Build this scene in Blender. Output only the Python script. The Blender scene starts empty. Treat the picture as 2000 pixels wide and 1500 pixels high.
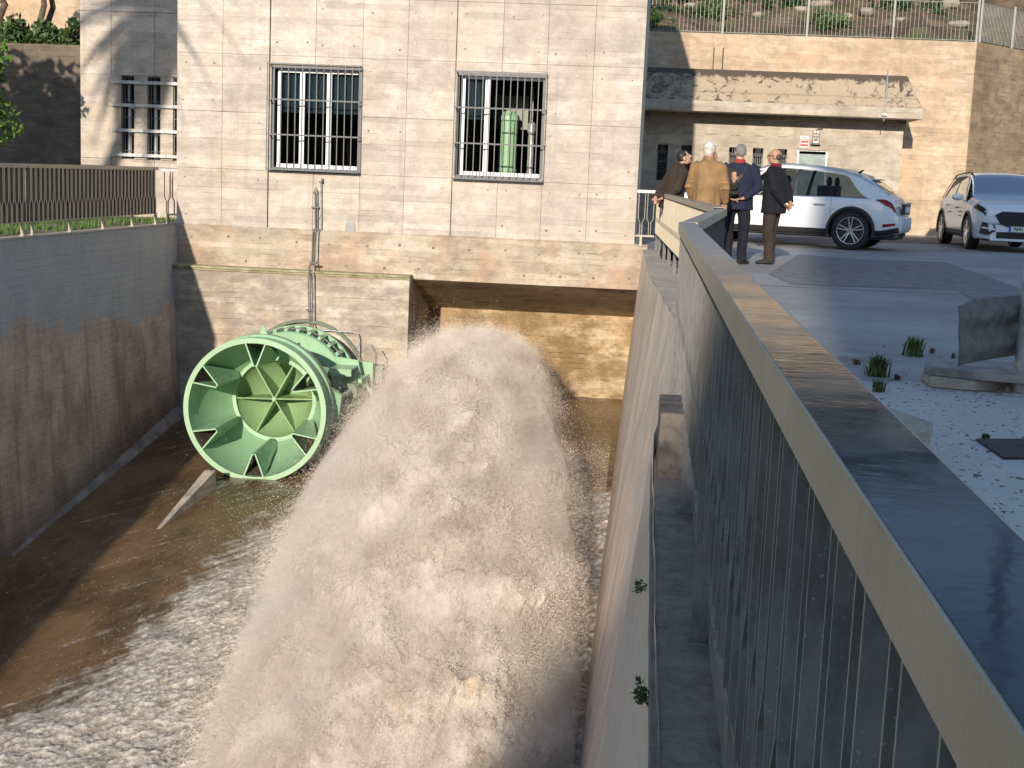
import bpy, math, random
import numpy as np
from mathutils import Vector, Matrix
R = random.Random(7)
C = bpy.context.scene.collection

# ------------------------------------------------------------------ camera, sky, sun, exposure
F, CZ = 2700.0, 1.2
_Y = np.array([270., -400., F]); _Y /= np.linalg.norm(_Y)
_U = np.cross([1, .042, 0.], _Y); _U /= np.linalg.norm(_U)
_X = np.cross(_Y, -_U)
if _X[0] < 0: _X = -_X
cd = bpy.data.cameras.new('camera'); cam = bpy.data.objects.new('camera', cd); C.objects.link(cam)
cd.sensor_width = 36; cd.lens = F / 2000 * 36; cd.clip_start = .05; cd.clip_end = 600
_r = Vector((_X[0], _Y[0], _U[0])); _u = -Vector((_X[1], _Y[1], _U[1])); _b = -Vector((_X[2], _Y[2], _U[2]))
cam.matrix_world = Matrix.Translation((0, 0, CZ)) @ Matrix((_r, _u, _b)).transposed().to_4x4()
bpy.context.scene.camera = cam

w = bpy.data.worlds.new('World'); bpy.context.scene.world = w; w.use_nodes = True
wn = w.node_tree.nodes; bg = wn['Background']; sky = wn.new('ShaderNodeTexSky'); sky.sky_type = 'NISHITA'
SA, SE = .10, .28                     # sideways and downward travel of the sunlight per metre of +Y
el = math.atan2(SE, math.hypot(1, SA))
sky.sun_disc = False; sky.sun_elevation = el; sky.sun_rotation = math.pi + math.atan(SA)
sky.air_density = 1.0; sky.dust_density = .25; sky.ozone_density = 1.5
w.node_tree.links.new(sky.outputs[0], bg.inputs[0]); bg.inputs[1].default_value = .15
sl = bpy.data.lights.new('sun', 'SUN'); so = bpy.data.objects.new('sun', sl); C.objects.link(so)
sl.energy = 3.75; sl.angle = math.radians(.53); sl.color = (1, .89, .745)
so.rotation_euler = Vector((SA, 1, -SE)).to_track_quat('-Z', 'Y').to_euler(); so.location = (-5, -30, 20)
vs = bpy.context.scene.view_settings; vs.view_transform = 'Standard'; vs.look = 'None'; vs.gamma = 1
vs.exposure = .46; vs.use_curve_mapping = False
bpy.context.scene.cycles.volume_bounces = 2; bpy.context.scene.cycles.max_bounces = 6; bpy.context.scene.cycles.transparent_max_bounces = 12

# helpers for laying out: where the sight line of a measured point meets a given depth or level
def _ray(px, py):
    d = np.array([px - 1000, py - 750, F]); return d @ _X, d @ _Y, d @ _U
def W(px, py, Y):
    r = _ray(px, py); t = Y / r[1]; return Vector((r[0] * t, Y, CZ + r[2] * t))
def G(px, py, z=0.):
    r = _ray(px, py); t = (z - CZ) / r[2]; return Vector((r[0] * t, r[1] * t, z))

# ------------------------------------------------------------------ mesh helpers
class MB:
    def __init__(s): s.v = []; s.f = []
    def add(s, vs, fs):
        n = len(s.v); s.v += [tuple(p) for p in vs]; s.f += [tuple(i + n for i in f) for f in fs]; return s
    def box(s, x0, x1, y0, y1, z0, z1, m=None):
        vs = [Vector(p) for p in ((x0,y0,z0),(x1,y0,z0),(x1,y1,z0),(x0,y1,z0),(x0,y0,z1),(x1,y0,z1),(x1,y1,z1),(x0,y1,z1))]
        if m: vs = [m @ p for p in vs]
        return s.add(vs, [(0,3,2,1),(4,5,6,7),(0,1,5,4),(1,2,6,5),(2,3,7,6),(3,0,4,7)])
    def hexa(s, p):   # 8 corners: bottom 4 (ccw), top 4
        return s.add(p, [(0,3,2,1),(4,5,6,7),(0,1,5,4),(1,2,6,5),(2,3,7,6),(3,0,4,7)])
    def bar(s, a, b, w_, h, up=(0,0,1)):
        a = Vector(a); b = Vector(b); d = (b - a).normalized(); up = Vector(up)
        if abs(d.dot(up)) > .98: up = Vector((0, 1, 0))
        x = d.cross(up).normalized() * (w_ / 2); y = x.cross(d).normalized() * (h / 2)
        return s.hexa([a-x-y, a+x-y, a+x+y, a-x+y, b-x-y, b+x-y, b+x+y, b-x+y])
    def loft(s, pts, rad, ref=(0, 1, 0), n=12, cap=True):
        pts = [Vector(p) for p in pts]; k0 = len(s.v); m = len(pts)
        for i, p in enumerate(pts):
            d = (pts[min(i+1, m-1)] - pts[max(i-1, 0)]).normalized(); rf = Vector(ref)
            if abs(d.dot(rf)) > .97: rf = Vector((1, 0, 0)) if abs(d.x) < .9 else Vector((0, 0, 1))
            sx = rf.cross(d).normalized(); fy = d.cross(sx).normalized()
            r = rad[i] if isinstance(rad, (list, tuple)) and not isinstance(rad[0], float) else rad
            if isinstance(rad, list): r = rad[i]
            a, b = (r if isinstance(r, tuple) else (r, r))
            for k in range(n):
                t = 2 * math.pi * k / n; s.v.append(tuple(p + sx * (a * math.cos(t)) + fy * (b * math.sin(t))))
        for i in range(m - 1):
            for k in range(n):
                q = k0 + i * n; s.f.append((q + k, q + (k+1) % n, q + n + (k+1) % n, q + n + k))
        if cap:
            s.f.append(tuple(k0 + k for k in reversed(range(n)))); s.f.append(tuple(k0 + (m-1)*n + k for k in range(n)))
        return s
    def tube(s, pts, r, n=8): return s.loft(pts, [r] * len(pts), n=n)
    def ell(s, c, r, n=12, m=8, M=None):
        c = Vector(c); k0 = len(s.v)
        for i in range(m + 1):
            ph = math.pi * i / m
            for k in range(n):
                t = 2 * math.pi * k / n
                p = Vector((r[0]*math.sin(ph)*math.cos(t), r[1]*math.sin(ph)*math.sin(t), r[2]*math.cos(ph)))
                s.v.append(tuple(c + (M @ p if M else p)))
        for i in range(m):
            for k in range(n):
                q = k0 + i * n; s.f.append((q+k, q+n+k, q+n+(k+1) % n, q+(k+1) % n))
        return s
    def lathe(s, prof, c, axis='Y', n=48, closed=False):   # prof: (r, t) along the axis
        k0 = len(s.v); c = Vector(c); m = len(prof)
        for r, t in prof:
            for k in range(n):
                a = 2 * math.pi * k / n; x, y = r*math.cos(a), r*math.sin(a)
                s.v.append(tuple(c + (Vector((x, t, y)) if axis == 'Y' else Vector((x, y, t)) if axis == 'Z' else Vector((t, x, y)))))
        for i in range(m if closed else m - 1):
            for k in range(n):
                a = k0 + i*n; b = k0 + ((i+1) % m)*n; s.f.append((a+k, a+(k+1) % n, b+(k+1) % n, b+k))
        return s
    def prism(s, poly, z0, z1):
        n = len(poly); vs = [(p[0], p[1], z0) for p in poly] + [(p[0], p[1], z1) for p in poly]
        return s.add(vs, [tuple(reversed(range(n))), tuple(range(n, 2*n))] + [(i, (i+1) % n, n+(i+1) % n, n+i) for i in range(n)])
    def mesh(s, name):
        me = bpy.data.meshes.new(name); me.from_pydata(s.v, [], s.f); me.update(); return me

def tag(o, label=None, cat=None, group=None, kind=None):
    for k, v in (('label', label), ('category', cat), ('group', group), ('kind', kind)):
        if v: o[k] = v
    return o
def obj(name, mb, mat, parent=None, smooth=False, bevel=0, **kw):
    me = mb if isinstance(mb, bpy.types.Mesh) else mb.mesh(name)
    if mat and not me.materials: me.materials.append(mat)
    o = bpy.data.objects.new(name, me); C.objects.link(o)
    if smooth:
        me.shade_smooth()
        if smooth != 'full': me.set_sharp_from_angle(angle=math.radians(38))
    if bevel:
        b = o.modifiers.new('bevel', 'BEVEL'); b.width = bevel; b.segments = 2; b.limit_method = 'ANGLE'
    if parent:
        o.parent = parent; o.matrix_parent_inverse = Matrix.Translation(-parent.location) if parent.type == 'EMPTY' and parent.rotation_euler.z == 0 else Matrix()
        if parent.type != 'EMPTY': o.matrix_parent_inverse = Matrix()
    return tag(o, **kw) if kw else o
def thing(name, label, cat, loc=(0, 0, 0), rz=0, group=None, local=False):
    o = bpy.data.objects.new(name, None); C.objects.link(o); o.location = loc; o.rotation_euler = (0, 0, rz)
    o['local'] = 1 if local else 0
    o.empty_display_size = .1
    return tag(o, label, cat, group)
def part(name, mb, mat, t, **kw):      # part of an empty whose shapes are written in local coordinates
    o = obj(name, mb, mat, None, **kw); o.parent = t; return o
def twin(o, loc, parent=None, name=None):
    c = bpy.data.objects.new(name or o.name.split('.')[0], o.data); C.objects.link(c); c.location = loc
    if parent: c.parent = parent
    return c

# ------------------------------------------------------------------ numpy noise
_rs = np.random.RandomState(3); _P = np.tile(_rs.permutation(256), 3)
_G = _rs.normal(size=(256, 3)); _G /= np.linalg.norm(_G, axis=1)[:, None]
def pn(x, y, z):
    x, y, z = np.broadcast_arrays(x, y, z); xi, yi, zi = [np.floor(a).astype(int) for a in (x, y, z)]
    xf, yf, zf = x-xi, y-yi, z-zi; xi &= 255; yi &= 255; zi &= 255
    f = lambda t: t*t*t*(t*(t*6-15)+10); u, v, ww = f(xf), f(yf), f(zf); out = 0
    for dx in (0, 1):
        for dy in (0, 1):
            for dz in (0, 1):
                g = _G[_P[_P[_P[(xi+dx) & 255]+((yi+dy) & 255)]+((zi+dz) & 255)]]
                d = g[..., 0]*(xf-dx)+g[..., 1]*(yf-dy)+g[..., 2]*(zf-dz)
                out = out + d*(u if dx else 1-u)*(v if dy else 1-v)*(ww if dz else 1-ww)
    return out*1.6
def fbm(x, y, z, o=4, ridge=False):
    s = 0; a = 1; t = 0
    for i in range(o):
        n = pn(x*2**i+i*17.3, y*2**i, z*2**i)
        s = s + a*((1-np.abs(n)*2) if ridge else n); t += a; a *= .5
    return s/t
def grid_mesh(name, P, attrs=None):     # P: (n, m, 3)
    n, m = P.shape[:2]; me = bpy.data.meshes.new(name)
    i = np.arange((n-1)*(m-1)); a = (i//(m-1))*m + i % (m-1); q = np.stack([a, a+1, a+m+1, a+m], 1).astype(np.int32)
    me.vertices.add(n*m); me.vertices.foreach_set('co', P.reshape(-1).astype(np.float32))
    me.loops.add(q.size); me.loops.foreach_set('vertex_index', q.reshape(-1))
    me.polygons.add(len(q)); me.polygons.foreach_set('loop_start', np.arange(0, q.size, 4, dtype=np.int32))
    me.polygons.foreach_set('loop_total', np.full(len(q), 4, np.int32)); me.update(); me.validate()
    for k, v in (attrs or {}).items():
        at = me.attributes.new(k, 'FLOAT', 'POINT'); at.data.foreach_set('value', v.reshape(-1).astype(np.float32))
    me.shade_smooth(); return me

# ------------------------------------------------------------------ materials
class M:
    def __init__(s, name, rough=.8, metal=0., spec=.5):
        s.m = bpy.data.materials.new(name); s.m.use_nodes = True; s.t = s.m.node_tree; s.n = s.t.nodes
        s.b = s.n['Principled BSDF']; s.set('Roughness', rough); s.set('Metallic', metal); s.set('Specular IOR Level', spec)
        s.geo = s.n.new('ShaderNodeNewGeometry').outputs['Position']; s.h = None
    def set(s, k, v):
        if hasattr(v, 'is_output'): s.t.links.new(v, s.b.inputs[k])
        else: s.b.inputs[k].default_value = v if not isinstance(v, tuple) or len(v) != 3 else (*v, 1)
        return s
    def _in(s, sock, v):
        if hasattr(v, 'is_output'): s.t.links.new(v, sock)
        else: sock.default_value = (*v, 1) if isinstance(v, tuple) and len(v) == 3 and sock.type == 'RGBA' else v
    def math(s, op, a, b=0., c=None):
        n = s.n.new('ShaderNodeMath'); n.operation = op; s._in(n.inputs[0], a); s._in(n.inputs[1], b)
        if c is not None: s._in(n.inputs[2], c)
        return n.outputs[0]
    def scale(s, sc, vec=None):
        n = s.n.new('ShaderNodeVectorMath'); n.operation = 'MULTIPLY'; s._in(n.inputs[0], vec or s.geo); n.inputs[1].default_value = sc; return n.outputs[0]
    def noise(s, scale, detail=4, vec=None, rough=.55, dist=0.):
        n = s.n.new('ShaderNodeTexNoise'); s._in(n.inputs['Vector'], vec or s.geo)
        n.inputs['Scale'].default_value = scale; n.inputs['Detail'].default_value = detail; n.inputs['Roughness'].default_value = rough; n.inputs['Distortion'].default_value = dist
        return n.outputs[0]
    def vor(s, scale, vec=None, feat='F1'):
        n = s.n.new('ShaderNodeTexVoronoi'); n.feature = feat; s._in(n.inputs['Vector'], vec or s.geo); n.inputs['Scale'].default_value = scale; return n.outputs['Distance']
    def white(s, a, b=None):
        c = s.n.new('ShaderNodeCombineXYZ'); s._in(c.inputs[0], a); 
        if b is not None: s._in(c.inputs[1], b)
        n = s.n.new('ShaderNodeTexWhiteNoise'); n.noise_dimensions = '3D'; s.t.links.new(c.outputs[0], n.inputs['Vector']); return n.outputs['Value']
    def sep(s, vec=None):
        n = s.n.new('ShaderNodeSeparateXYZ'); s._in(n.inputs[0], vec or s.geo); return n.outputs
    def ramp(s, f, a, b, lo=0., hi=1.):
        n = s.n.new('ShaderNodeMapRange'); n.interpolation_type = 'SMOOTHSTEP'; s._in(n.inputs[0], f); n.inputs[1].default_value = a; n.inputs[2].default_value = b
        n.inputs[3].default_value = lo; n.inputs[4].default_value = hi; return n.outputs[0]
    def mix(s, f, a, b, mode='MIX'):
        n = s.n.new('ShaderNodeMix'); n.data_type = 'RGBA'; n.blend_type = mode; s._in(n.inputs[0], f); s._in(n.inputs[6], a); s._in(n.inputs[7], b); return n.outputs[2]
    def attr(s, k):
        n = s.n.new('ShaderNodeAttribute'); n.attribute_name = k; return n.outputs['Fac']
    def rnd(s): return s.n.new('ShaderNodeObjectInfo').outputs['Random']
    def bump(s, h, dist=.01, st=1.):
        n = s.n.new('ShaderNodeBump'); n.inputs['Strength'].default_value = st; n.inputs['Distance'].default_value = dist; s._in(n.inputs['Height'], h)
        if s.h: s.t.links.new(s.h, n.inputs['Normal'])
        s.h = n.outputs[0]; s.t.links.new(s.h, s.b.inputs['Normal']); return s
    def col(s, c): s.set('Base Color', c); return s.m

def plain(name, c, rough=.6, metal=0., var=.15, sc=6., bump=0., spec=.5):
    m = M(name, rough, metal, spec); f = m.ramp(m.noise(sc, 5), .3, .7)
    if bump: m.bump(m.noise(sc*8, 4), bump)
    return m.col(m.mix(f, tuple(x*(1-var) for x in c), tuple(x*(1+var*.6) for x in c)))

def concrete(name, c1, c2, dirt=(.12, .09, .06), pitch=.095, axis='x', line=.55, dirt_amt=.5, rust=None, rust_amt=0., streak=.35, panel=False, lohi=(.45, .72), depth=.006):
    m = M(name, .9, spec=.25); p = m.sep(); u = p[0] if axis == 'x' else p[1]; z = p[2]
    wob = m.math('MULTIPLY', m.noise(1.2, 2), .05)
    zz = m.math('DIVIDE', m.math('ADD', z, wob), pitch); idx = m.math('FLOOR', zz); fr = m.math('FRACT', zz)
    seg = m.math('FLOOR', m.math('ADD', m.math('MULTIPLY', u, .62), m.math('MULTIPLY', m.white(idx), 3.)))
    tone = m.white(idx, seg)
    edge = m.math('MINIMUM', fr, m.math('SUBTRACT', 1., fr)); ln = m.ramp(edge, .02, .13, 1., 0.)
    brk = m.ramp(m.noise(1., 4, m.scale((1.6, 1.6, 9.))), .5, .66); ln = m.math('MULTIPLY', ln, brk)
    big = m.noise(.7, 6, rough=.62); fine = m.noise(24, 5, m.scale((1, 1, 2.5))); grain = m.noise(110, 3)
    c = m.mix(m.ramp(big, .32, .66), c1, c2)
    c = m.mix(m.ramp(m.noise(3.1, 6, m.scale((1, 1, 1.7)), rough=.7), .3, .72, 0., .75), c, tuple(x*.72 for x in c1))
    c = m.mix(m.ramp(m.noise(7.3, 6, m.scale((1, 1, 2.2)), rough=.7), .58, .7, 0., .4), c, tuple(min(1, x*1.22) for x in c2))
    c = m.mix(.30, c, m.mix(tone, (.30,)*3, (.70,)*3), 'OVERLAY')
    c = m.mix(.45, c, m.mix(fine, (.22,)*3, (.78,)*3), 'OVERLAY')
    c = m.mix(.25, c, m.mix(grain, (.2,)*3, (.8,)*3), 'OVERLAY')
    st = m.ramp(m.noise(1., 5, m.scale((5.5, 5.5, .32)), rough=.6), .5, .75, 0., streak); c = m.mix(st, c, tuple(x*.62 for x in c1))
    d = m.noise(1.9, 8, m.scale((.8, .8, 1.6)), rough=.72); d2 = m.noise(.45, 3)
    c = m.mix(m.math('MULTIPLY', m.ramp(m.math('ADD', d, m.math('MULTIPLY', d2, .35)), lohi[0]+.17, lohi[1]+.17), dirt_amt), c, dirt)
    if rust:
        r = m.math('MULTIPLY', m.ramp(m.noise(1., 6, m.scale((1.3, 1.3, .8)), rough=.66), .48, .66), rust_amt); c = m.mix(r, c, rust)
    c = m.mix(m.math('MULTIPLY', ln, line), c, (.05, .042, .033))
    pits = m.ramp(m.vor(15), .05, .1, 1., 0.); pm = m.ramp(m.noise(5, 2), .52, .6); c = m.mix(m.math('MULTIPLY', m.math('MULTIPLY', pits, pm), .6), c, (.09, .075, .06))
    if panel: c = m.mix(.22, c, m.mix(m.rnd(), (.36,)*3, (.62,)*3), 'OVERLAY')
    m.bump(m.math('ADD', m.math('ADD', m.math('MULTIPLY', tone, .6), m.math('MULTIPLY', ln, -.9)), m.math('ADD', m.math('MULTIPLY', fine, 1.1), m.math('MULTIPLY', grain, .35))), depth)
    return m.col(c)

MT = {}
MT['facade'] = concrete('facade_concrete', (.52, .455, .39), (.66, .585, .51), dirt=(.36, .30, .25), dirt_amt=.35, panel=True, rust=(.56, .43, .30), rust_amt=.3, line=.10, streak=.4)
MT['band'] = concrete('band_concrete', (.50, .42, .33), (.64, .54, .44), line=.2, rust=(.58, .38, .24), rust_amt=.5, dirt=(.22, .14, .09), dirt_amt=.5, lohi=(.42, .6), panel=False)
MT['block'] = concrete('lower_block_concrete', (.46, .39, .31), (.66, .58, .49), line=.35, dirt=(.22, .19, .165), dirt_amt=.65, rust=(.52, .32, .16), rust_amt=.3, lohi=(.42, .62))
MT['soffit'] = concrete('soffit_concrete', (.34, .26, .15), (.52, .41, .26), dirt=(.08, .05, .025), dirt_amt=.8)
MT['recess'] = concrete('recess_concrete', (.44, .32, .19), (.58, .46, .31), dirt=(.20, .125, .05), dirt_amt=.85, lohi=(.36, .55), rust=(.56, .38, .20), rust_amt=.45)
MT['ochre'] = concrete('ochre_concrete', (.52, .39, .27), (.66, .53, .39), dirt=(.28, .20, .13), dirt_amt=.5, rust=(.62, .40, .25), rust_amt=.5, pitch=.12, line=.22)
MT['pale'] = concrete('pale_concrete', (.48, .41, .33), (.62, .55, .45), dirt=(.30, .24, .18), dirt_amt=.4, pitch=.12, line=.25)
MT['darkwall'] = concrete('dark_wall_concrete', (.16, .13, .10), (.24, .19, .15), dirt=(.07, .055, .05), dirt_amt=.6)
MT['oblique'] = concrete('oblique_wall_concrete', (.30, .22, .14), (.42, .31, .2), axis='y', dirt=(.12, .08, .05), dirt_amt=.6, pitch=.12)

def m_leftwall():
    m = M('channel_wall_left_concrete', .85, spec=.3); p = m.sep()
    n = m.noise(1.3, 8, rough=.68); f = m.noise(11, 7, m.scale((1, 1, 2.2)), rough=.75)
    c = m.mix(m.ramp(n, .3, .7), (.36, .27, .21), (.62, .49, .40)); c = m.mix(.7, c, m.mix(f, (.15,)*3, (.85,)*3), 'OVERLAY')
    c = m.mix(m.ramp(m.noise(1., 5, m.scale((3, 3, .35))), .52, .7, 0., .5), c, (.15, .11, .09))
    zz = m.math('FRACT', m.math('DIVIDE', m.math('ADD', p[2], m.math('MULTIPLY', m.noise(2., 2), .04)), .11)); e = m.ramp(zz, 0., .12, 1., 0.)
    c = m.mix(m.math('MULTIPLY', e, m.ramp(m.noise(3., 3), .5, .65, 0., .14)), c, (.06, .05, .04))
    lvl = m.math('ADD', p[2], m.math('ADD', m.math('MULTIPLY', m.noise(.8, 9, rough=.78), 2.6), m.math('MULTIPLY', m.math('SUBTRACT', p[1], 17.), .035)))
    gf = m.ramp(lvl, .02, .08); g = m.mix(m.noise(2.2, 7, rough=.7), (.25, .27, .29), (.50, .50, .50))
    c = m.mix(gf, c, g)
    vj = m.math('FRACT', m.math('DIVIDE', m.math('ADD', p[1], .35), 1.25)); c = m.mix(m.math('MULTIPLY', m.ramp(vj, 0., .02, 1., 0.), .25), c, (.08, .06, .05))
    wet = m.ramp(m.math('ADD', m.math('SUBTRACT', p[2], m.math('MULTIPLY', p[1], .125)), m.math('MULTIPLY', m.noise(1.5, 4), .6)), -5.85, -5.2, 1., 0.)
    c = m.mix(m.math('MULTIPLY', wet, .55), c, (.07, .045, .03)); m.set('Roughness', m.ramp(wet, 0., 1., .85, .4))
    m.bump(f, .03); m.bump(m.math('MULTIPLY', e, -1.), .003); return m.col(c)
MT['leftwall'] = m_leftwall()
def m_rightwall():
    m = M('channel_wall_right_concrete', .55, spec=.4)
    s1 = m.noise(1., 6, m.scale((4, 4.5, .25)), rough=.62); s2 = m.noise(1., 4, m.scale((12, 17, .5)), rough=.6); b = m.noise(1.1, 6, rough=.65)
    c = m.mix(m.ramp(s1, .35, .62), (.64, .49, .38), (.80, .69, .58)); c = m.mix(m.ramp(b, .45, .62, 0., .7), c, (.50, .44, .38))
    c = m.mix(m.ramp(s2, .5, .72, 0., .75), c, (.38, .24, .15)); c = m.mix(m.ramp(s2, .26, .4, .6, 0.), c, (.66, .55, .42))
    yy = m.sep()[1]; c = m.mix(m.ramp(yy, 6., 9., .75, 0.), c, (.62, .50, .40))
    c = m.mix(.4, c, m.mix(m.noise(30, 4), (.3,)*3, (.7,)*3), 'OVERLAY'); m.bump(s2, .01); m.bump(m.noise(14, 5), .012); return m.col(c)
MT['rightwall'] = m_rightwall()
def m_rough_dark():
    m = M('ledge_rough_concrete', .85); f = m.noise(9, 8, rough=.8); g = m.vor(26)
    c = m.mix(m.ramp(f, .3, .7), (.16, .13, .105), (.31, .265, .22)); sp = m.math('MULTIPLY', m.ramp(g, .0, .2, 1., 0.), m.ramp(m.noise(13, 3), .53, .6))
    c = m.mix(sp, c, (.40, .37, .33)); m.bump(f, .02); m.bump(g, .006); return m.col(c)
MT['ledge'] = m_rough_dark()
def m_ground():
    m = M('yard_concrete', .75, spec=.4); p = m.sep()
    a = m.noise(.45, 7, rough=.65); f = m.noise(6, 8, m.scale((1, .6, 1)), rough=.75)
    c = m.mix(m.ramp(a, .35, .65), (.28, .265, .26), (.40, .38, .37)); c = m.mix(.5, c, m.mix(f, (.25,)*3, (.75,)*3), 'OVERLAY')
    near = m.ramp(m.math('ADD', p[1], m.math('MULTIPLY', m.noise(1.6, 7, rough=.7), 2.6)), 10.1, 10.6, 1., 0.)
    g = m.mix(m.noise(3, 8, rough=.75), (.46, .43, .42), (.68, .64, .62)); g = m.mix(m.ramp(m.noise(24, 4, m.scale((1, .7, 1))), .60, .66), g, (.13, .10, .08))
    c = m.mix(near, c, g)
    soil = m.ramp(m.math('ADD', m.math('ABSOLUTE', m.math('SUBTRACT', p[1], 9.9)), m.math('MULTIPLY', m.noise(1.9, 6, rough=.7), 2.2)), 1.15, 1.5, .8, 0.)
    c = m.mix(m.math('MULTIPLY', soil, m.ramp(p[0], 1.0, 2.2, 1., 0.)), c, (.12, .09, .07))
    ck = m.ramp(m.math('ABSOLUTE', m.math('SUBTRACT', m.math('ADD', p[1], m.math('MULTIPLY', m.noise(1.1, 5), .35)), 16.95)), .01, .05, 1., 0.)
    c = m.mix(m.math('MULTIPLY', ck, m.ramp(m.noise(2.3, 2), .4, .55)), c, (.04, .035, .035))
    m.bump(f, .012); m.bump(m.noise(40, 4), .004); return m.col(c)
MT['ground'] = m_ground()
MT['patch'] = plain('asphalt_patch', (.22, .21, .21), .8, var=.3, sc=5, bump=.004)
MT['asphalt'] = plain('yard_asphalt', (.11, .10, .10), .8, var=.3, sc=3, bump=.004)
MT['palepatch'] = plain('pale_patch', (.36, .35, .35), .8, var=.25, sc=5, bump=.004)
def m_galv(name, c=(.27, .285, .29), rough=.42, metal=.6):
    m = M(name, rough, metal); v = m.noise(18, 6, m.scale((1, 1, .5)), rough=.7); b = m.noise(170, 3)
    k = m.mix(m.ramp(v, .3, .7), tuple(x*.62 for x in c), tuple(x*1.25 for x in c)); k = m.mix(m.ramp(b, .66, .72, 0., .45), k, (.45, .46, .45))
    k = m.mix(m.ramp(m.noise(2.5, 5), .55, .75, 0., .6), k, (.16, .12, .085)); m.set('Roughness', m.ramp(v, .3, .7, rough-.08, rough+.18)); m.bump(v, .002); return m.col(k)
MT['galv'] = m_galv('galvanised_slat', (.17, .165, .155), .65, .05); MT['slat_edge'] = plain('pale_slat_edge', (.33, .30, .24), .7, 0, .3, 9)
MT['slat_brown'] = m_galv('brownish_slat', (.17, .14, .11), .5, .3)  # brown tint stands for reflections on the grey galvanised slats
MT['galv_light'] = m_galv('galvanised_steel', (.5, .51, .5), .4, .5)
def m_cream(name='cream_fascia', c=(.41, .355, .27)):
    m = M(name, .45, .15); v = m.noise(3, 6, rough=.7); k = m.mix(m.ramp(v, .3, .7), tuple(x*.82 for x in c), c)
    k = m.mix(m.ramp(m.noise(15, 6, rough=.7), .64, .74, 0., .7), k, (.17, .10, .05)); m.bump(m.noise(40, 3), .001); return m.col(k)
MT['cream'] = m_cream()
def m_coping():
    m = M('coping_top_metal', .2, .75)
    v = m.noise(1., 6, m.scale((6, 5, 6)), rough=.65); s = m.noise(1., 5, m.scale((7, 30, 7)), rough=.6, dist=1.2)
    k = m.mix(m.ramp(v, .3, .7), (.045, .055, .075), (.09, .10, .12)); yy = m.sep()[1]; k = m.mix(m.math('MULTIPLY', m.ramp(m.noise(5, 7, rough=.75), .54, .68, 0., .6), m.ramp(yy, 1., 2.6, .2, 1.)), k, (.26, .20, .14)); k = m.mix(m.ramp(yy, 2.6, 4.6, 0., .75), k, (.36, .29, .22)); k = m.mix(m.ramp(m.noise(7, 8, rough=.8), .6, .7, 0., .35), k, (.34, .31, .27))  # near end coloured dark blue in place of the reflected sky
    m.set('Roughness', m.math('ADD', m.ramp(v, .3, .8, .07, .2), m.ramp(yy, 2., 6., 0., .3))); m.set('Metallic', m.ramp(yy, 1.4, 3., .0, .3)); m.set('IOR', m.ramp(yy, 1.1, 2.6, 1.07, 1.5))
    m.bump(m.math('MULTIPLY', s, m.ramp(yy, .6, 2.2, .25, 1.)), .00045); m.bump(m.noise(9, 4), .0012); return m.col(k)
MT['coping'] = m_coping()
def m_green(name, c=(.29, .50, .30), stain=.25, rust=.12, rough=.42):
    m = M(name, rough); n = m.noise(2.2, 7, rough=.7); k = m.mix(m.ramp(n, .3, .7), tuple(x*.86 for x in c), c)
    k = m.mix(m.ramp(m.noise(1.6, 7, m.scale((1, 1, .7)), rough=.72), .52, .72, 0., stain), k, (.33, .33, .07))
    k = m.mix(m.ramp(m.noise(9, 8, rough=.78), .66, .74, 0., rust*4), k, (.20, .09, .03)); k = m.mix(m.ramp(m.noise(1., 6, m.scale((11, 11, .9)), rough=.65), .62, .74, 0., .45), k, (.20, .17, .07)); m.bump(m.noise(30, 4), .001); return m.col(k)
MT['green'] = m_green('green_paint'); MT['greenstar'] = m_green('stained_green_paint', (.24, .38, .18), .8, .2)
MT['greenring'] = m_green('worn_green_rim', (.37, .56, .36), .45, .3)
MT['greengrey'] = m_green('grey_green_steel', (.17, .20, .14), .2, .1)
MT['vaneshade'] = plain('hollow_shade_brown', (.07, .055, .035), .7, 0, .4, 5)  # dark brown painted for the shade in the vane hollows
MT['rusty'] = plain('rusty_steel', (.22, .11, .06), .8, 0, .5, 20)
MT['black'] = plain('black_rubber', (.015, .015, .017), .6, 0, .2, 20)
MT['blackpl'] = plain('black_plastic', (.02, .02, .022), .45, 0, .2, 20)
MT['white'] = plain('white_frame_paint', (.80, .80, .80), .4, 0, .05)
MT['whitemetal'] = m_galv('pale_steel_bar', (.5, .51, .5), .45, .2)
MT['fencebar'] = m_galv('grey_fence_bar', (.30, .30, .28), .5, .2)
MT['darkmetal'] = m_galv('dark_grille_steel', (.15, .155, .16), .55, .4)
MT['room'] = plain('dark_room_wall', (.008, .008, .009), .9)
MT['blind'] = plain('grey_blind_fabric', (.62, .70, .70), .9, 0, .12, 12)
MT['chrome'] = plain('polished_alloy', (.62, .63, .65), .22, .9, .08)
MT['alloy_dark'] = plain('dark_alloy', (.06, .06, .065), .35, .6, .1)
MT['leafdark'] = plain('dark_leaves', (.035, .075, .02), .5, 0, .5, 3)
MT['leafbright'] = plain('bright_leaves', (.08, .17, .02), .5, 0, .4, 3)
MT['bark'] = plain('bark', (.13, .095, .07), .9, 0, .4, 12, .01)
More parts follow.
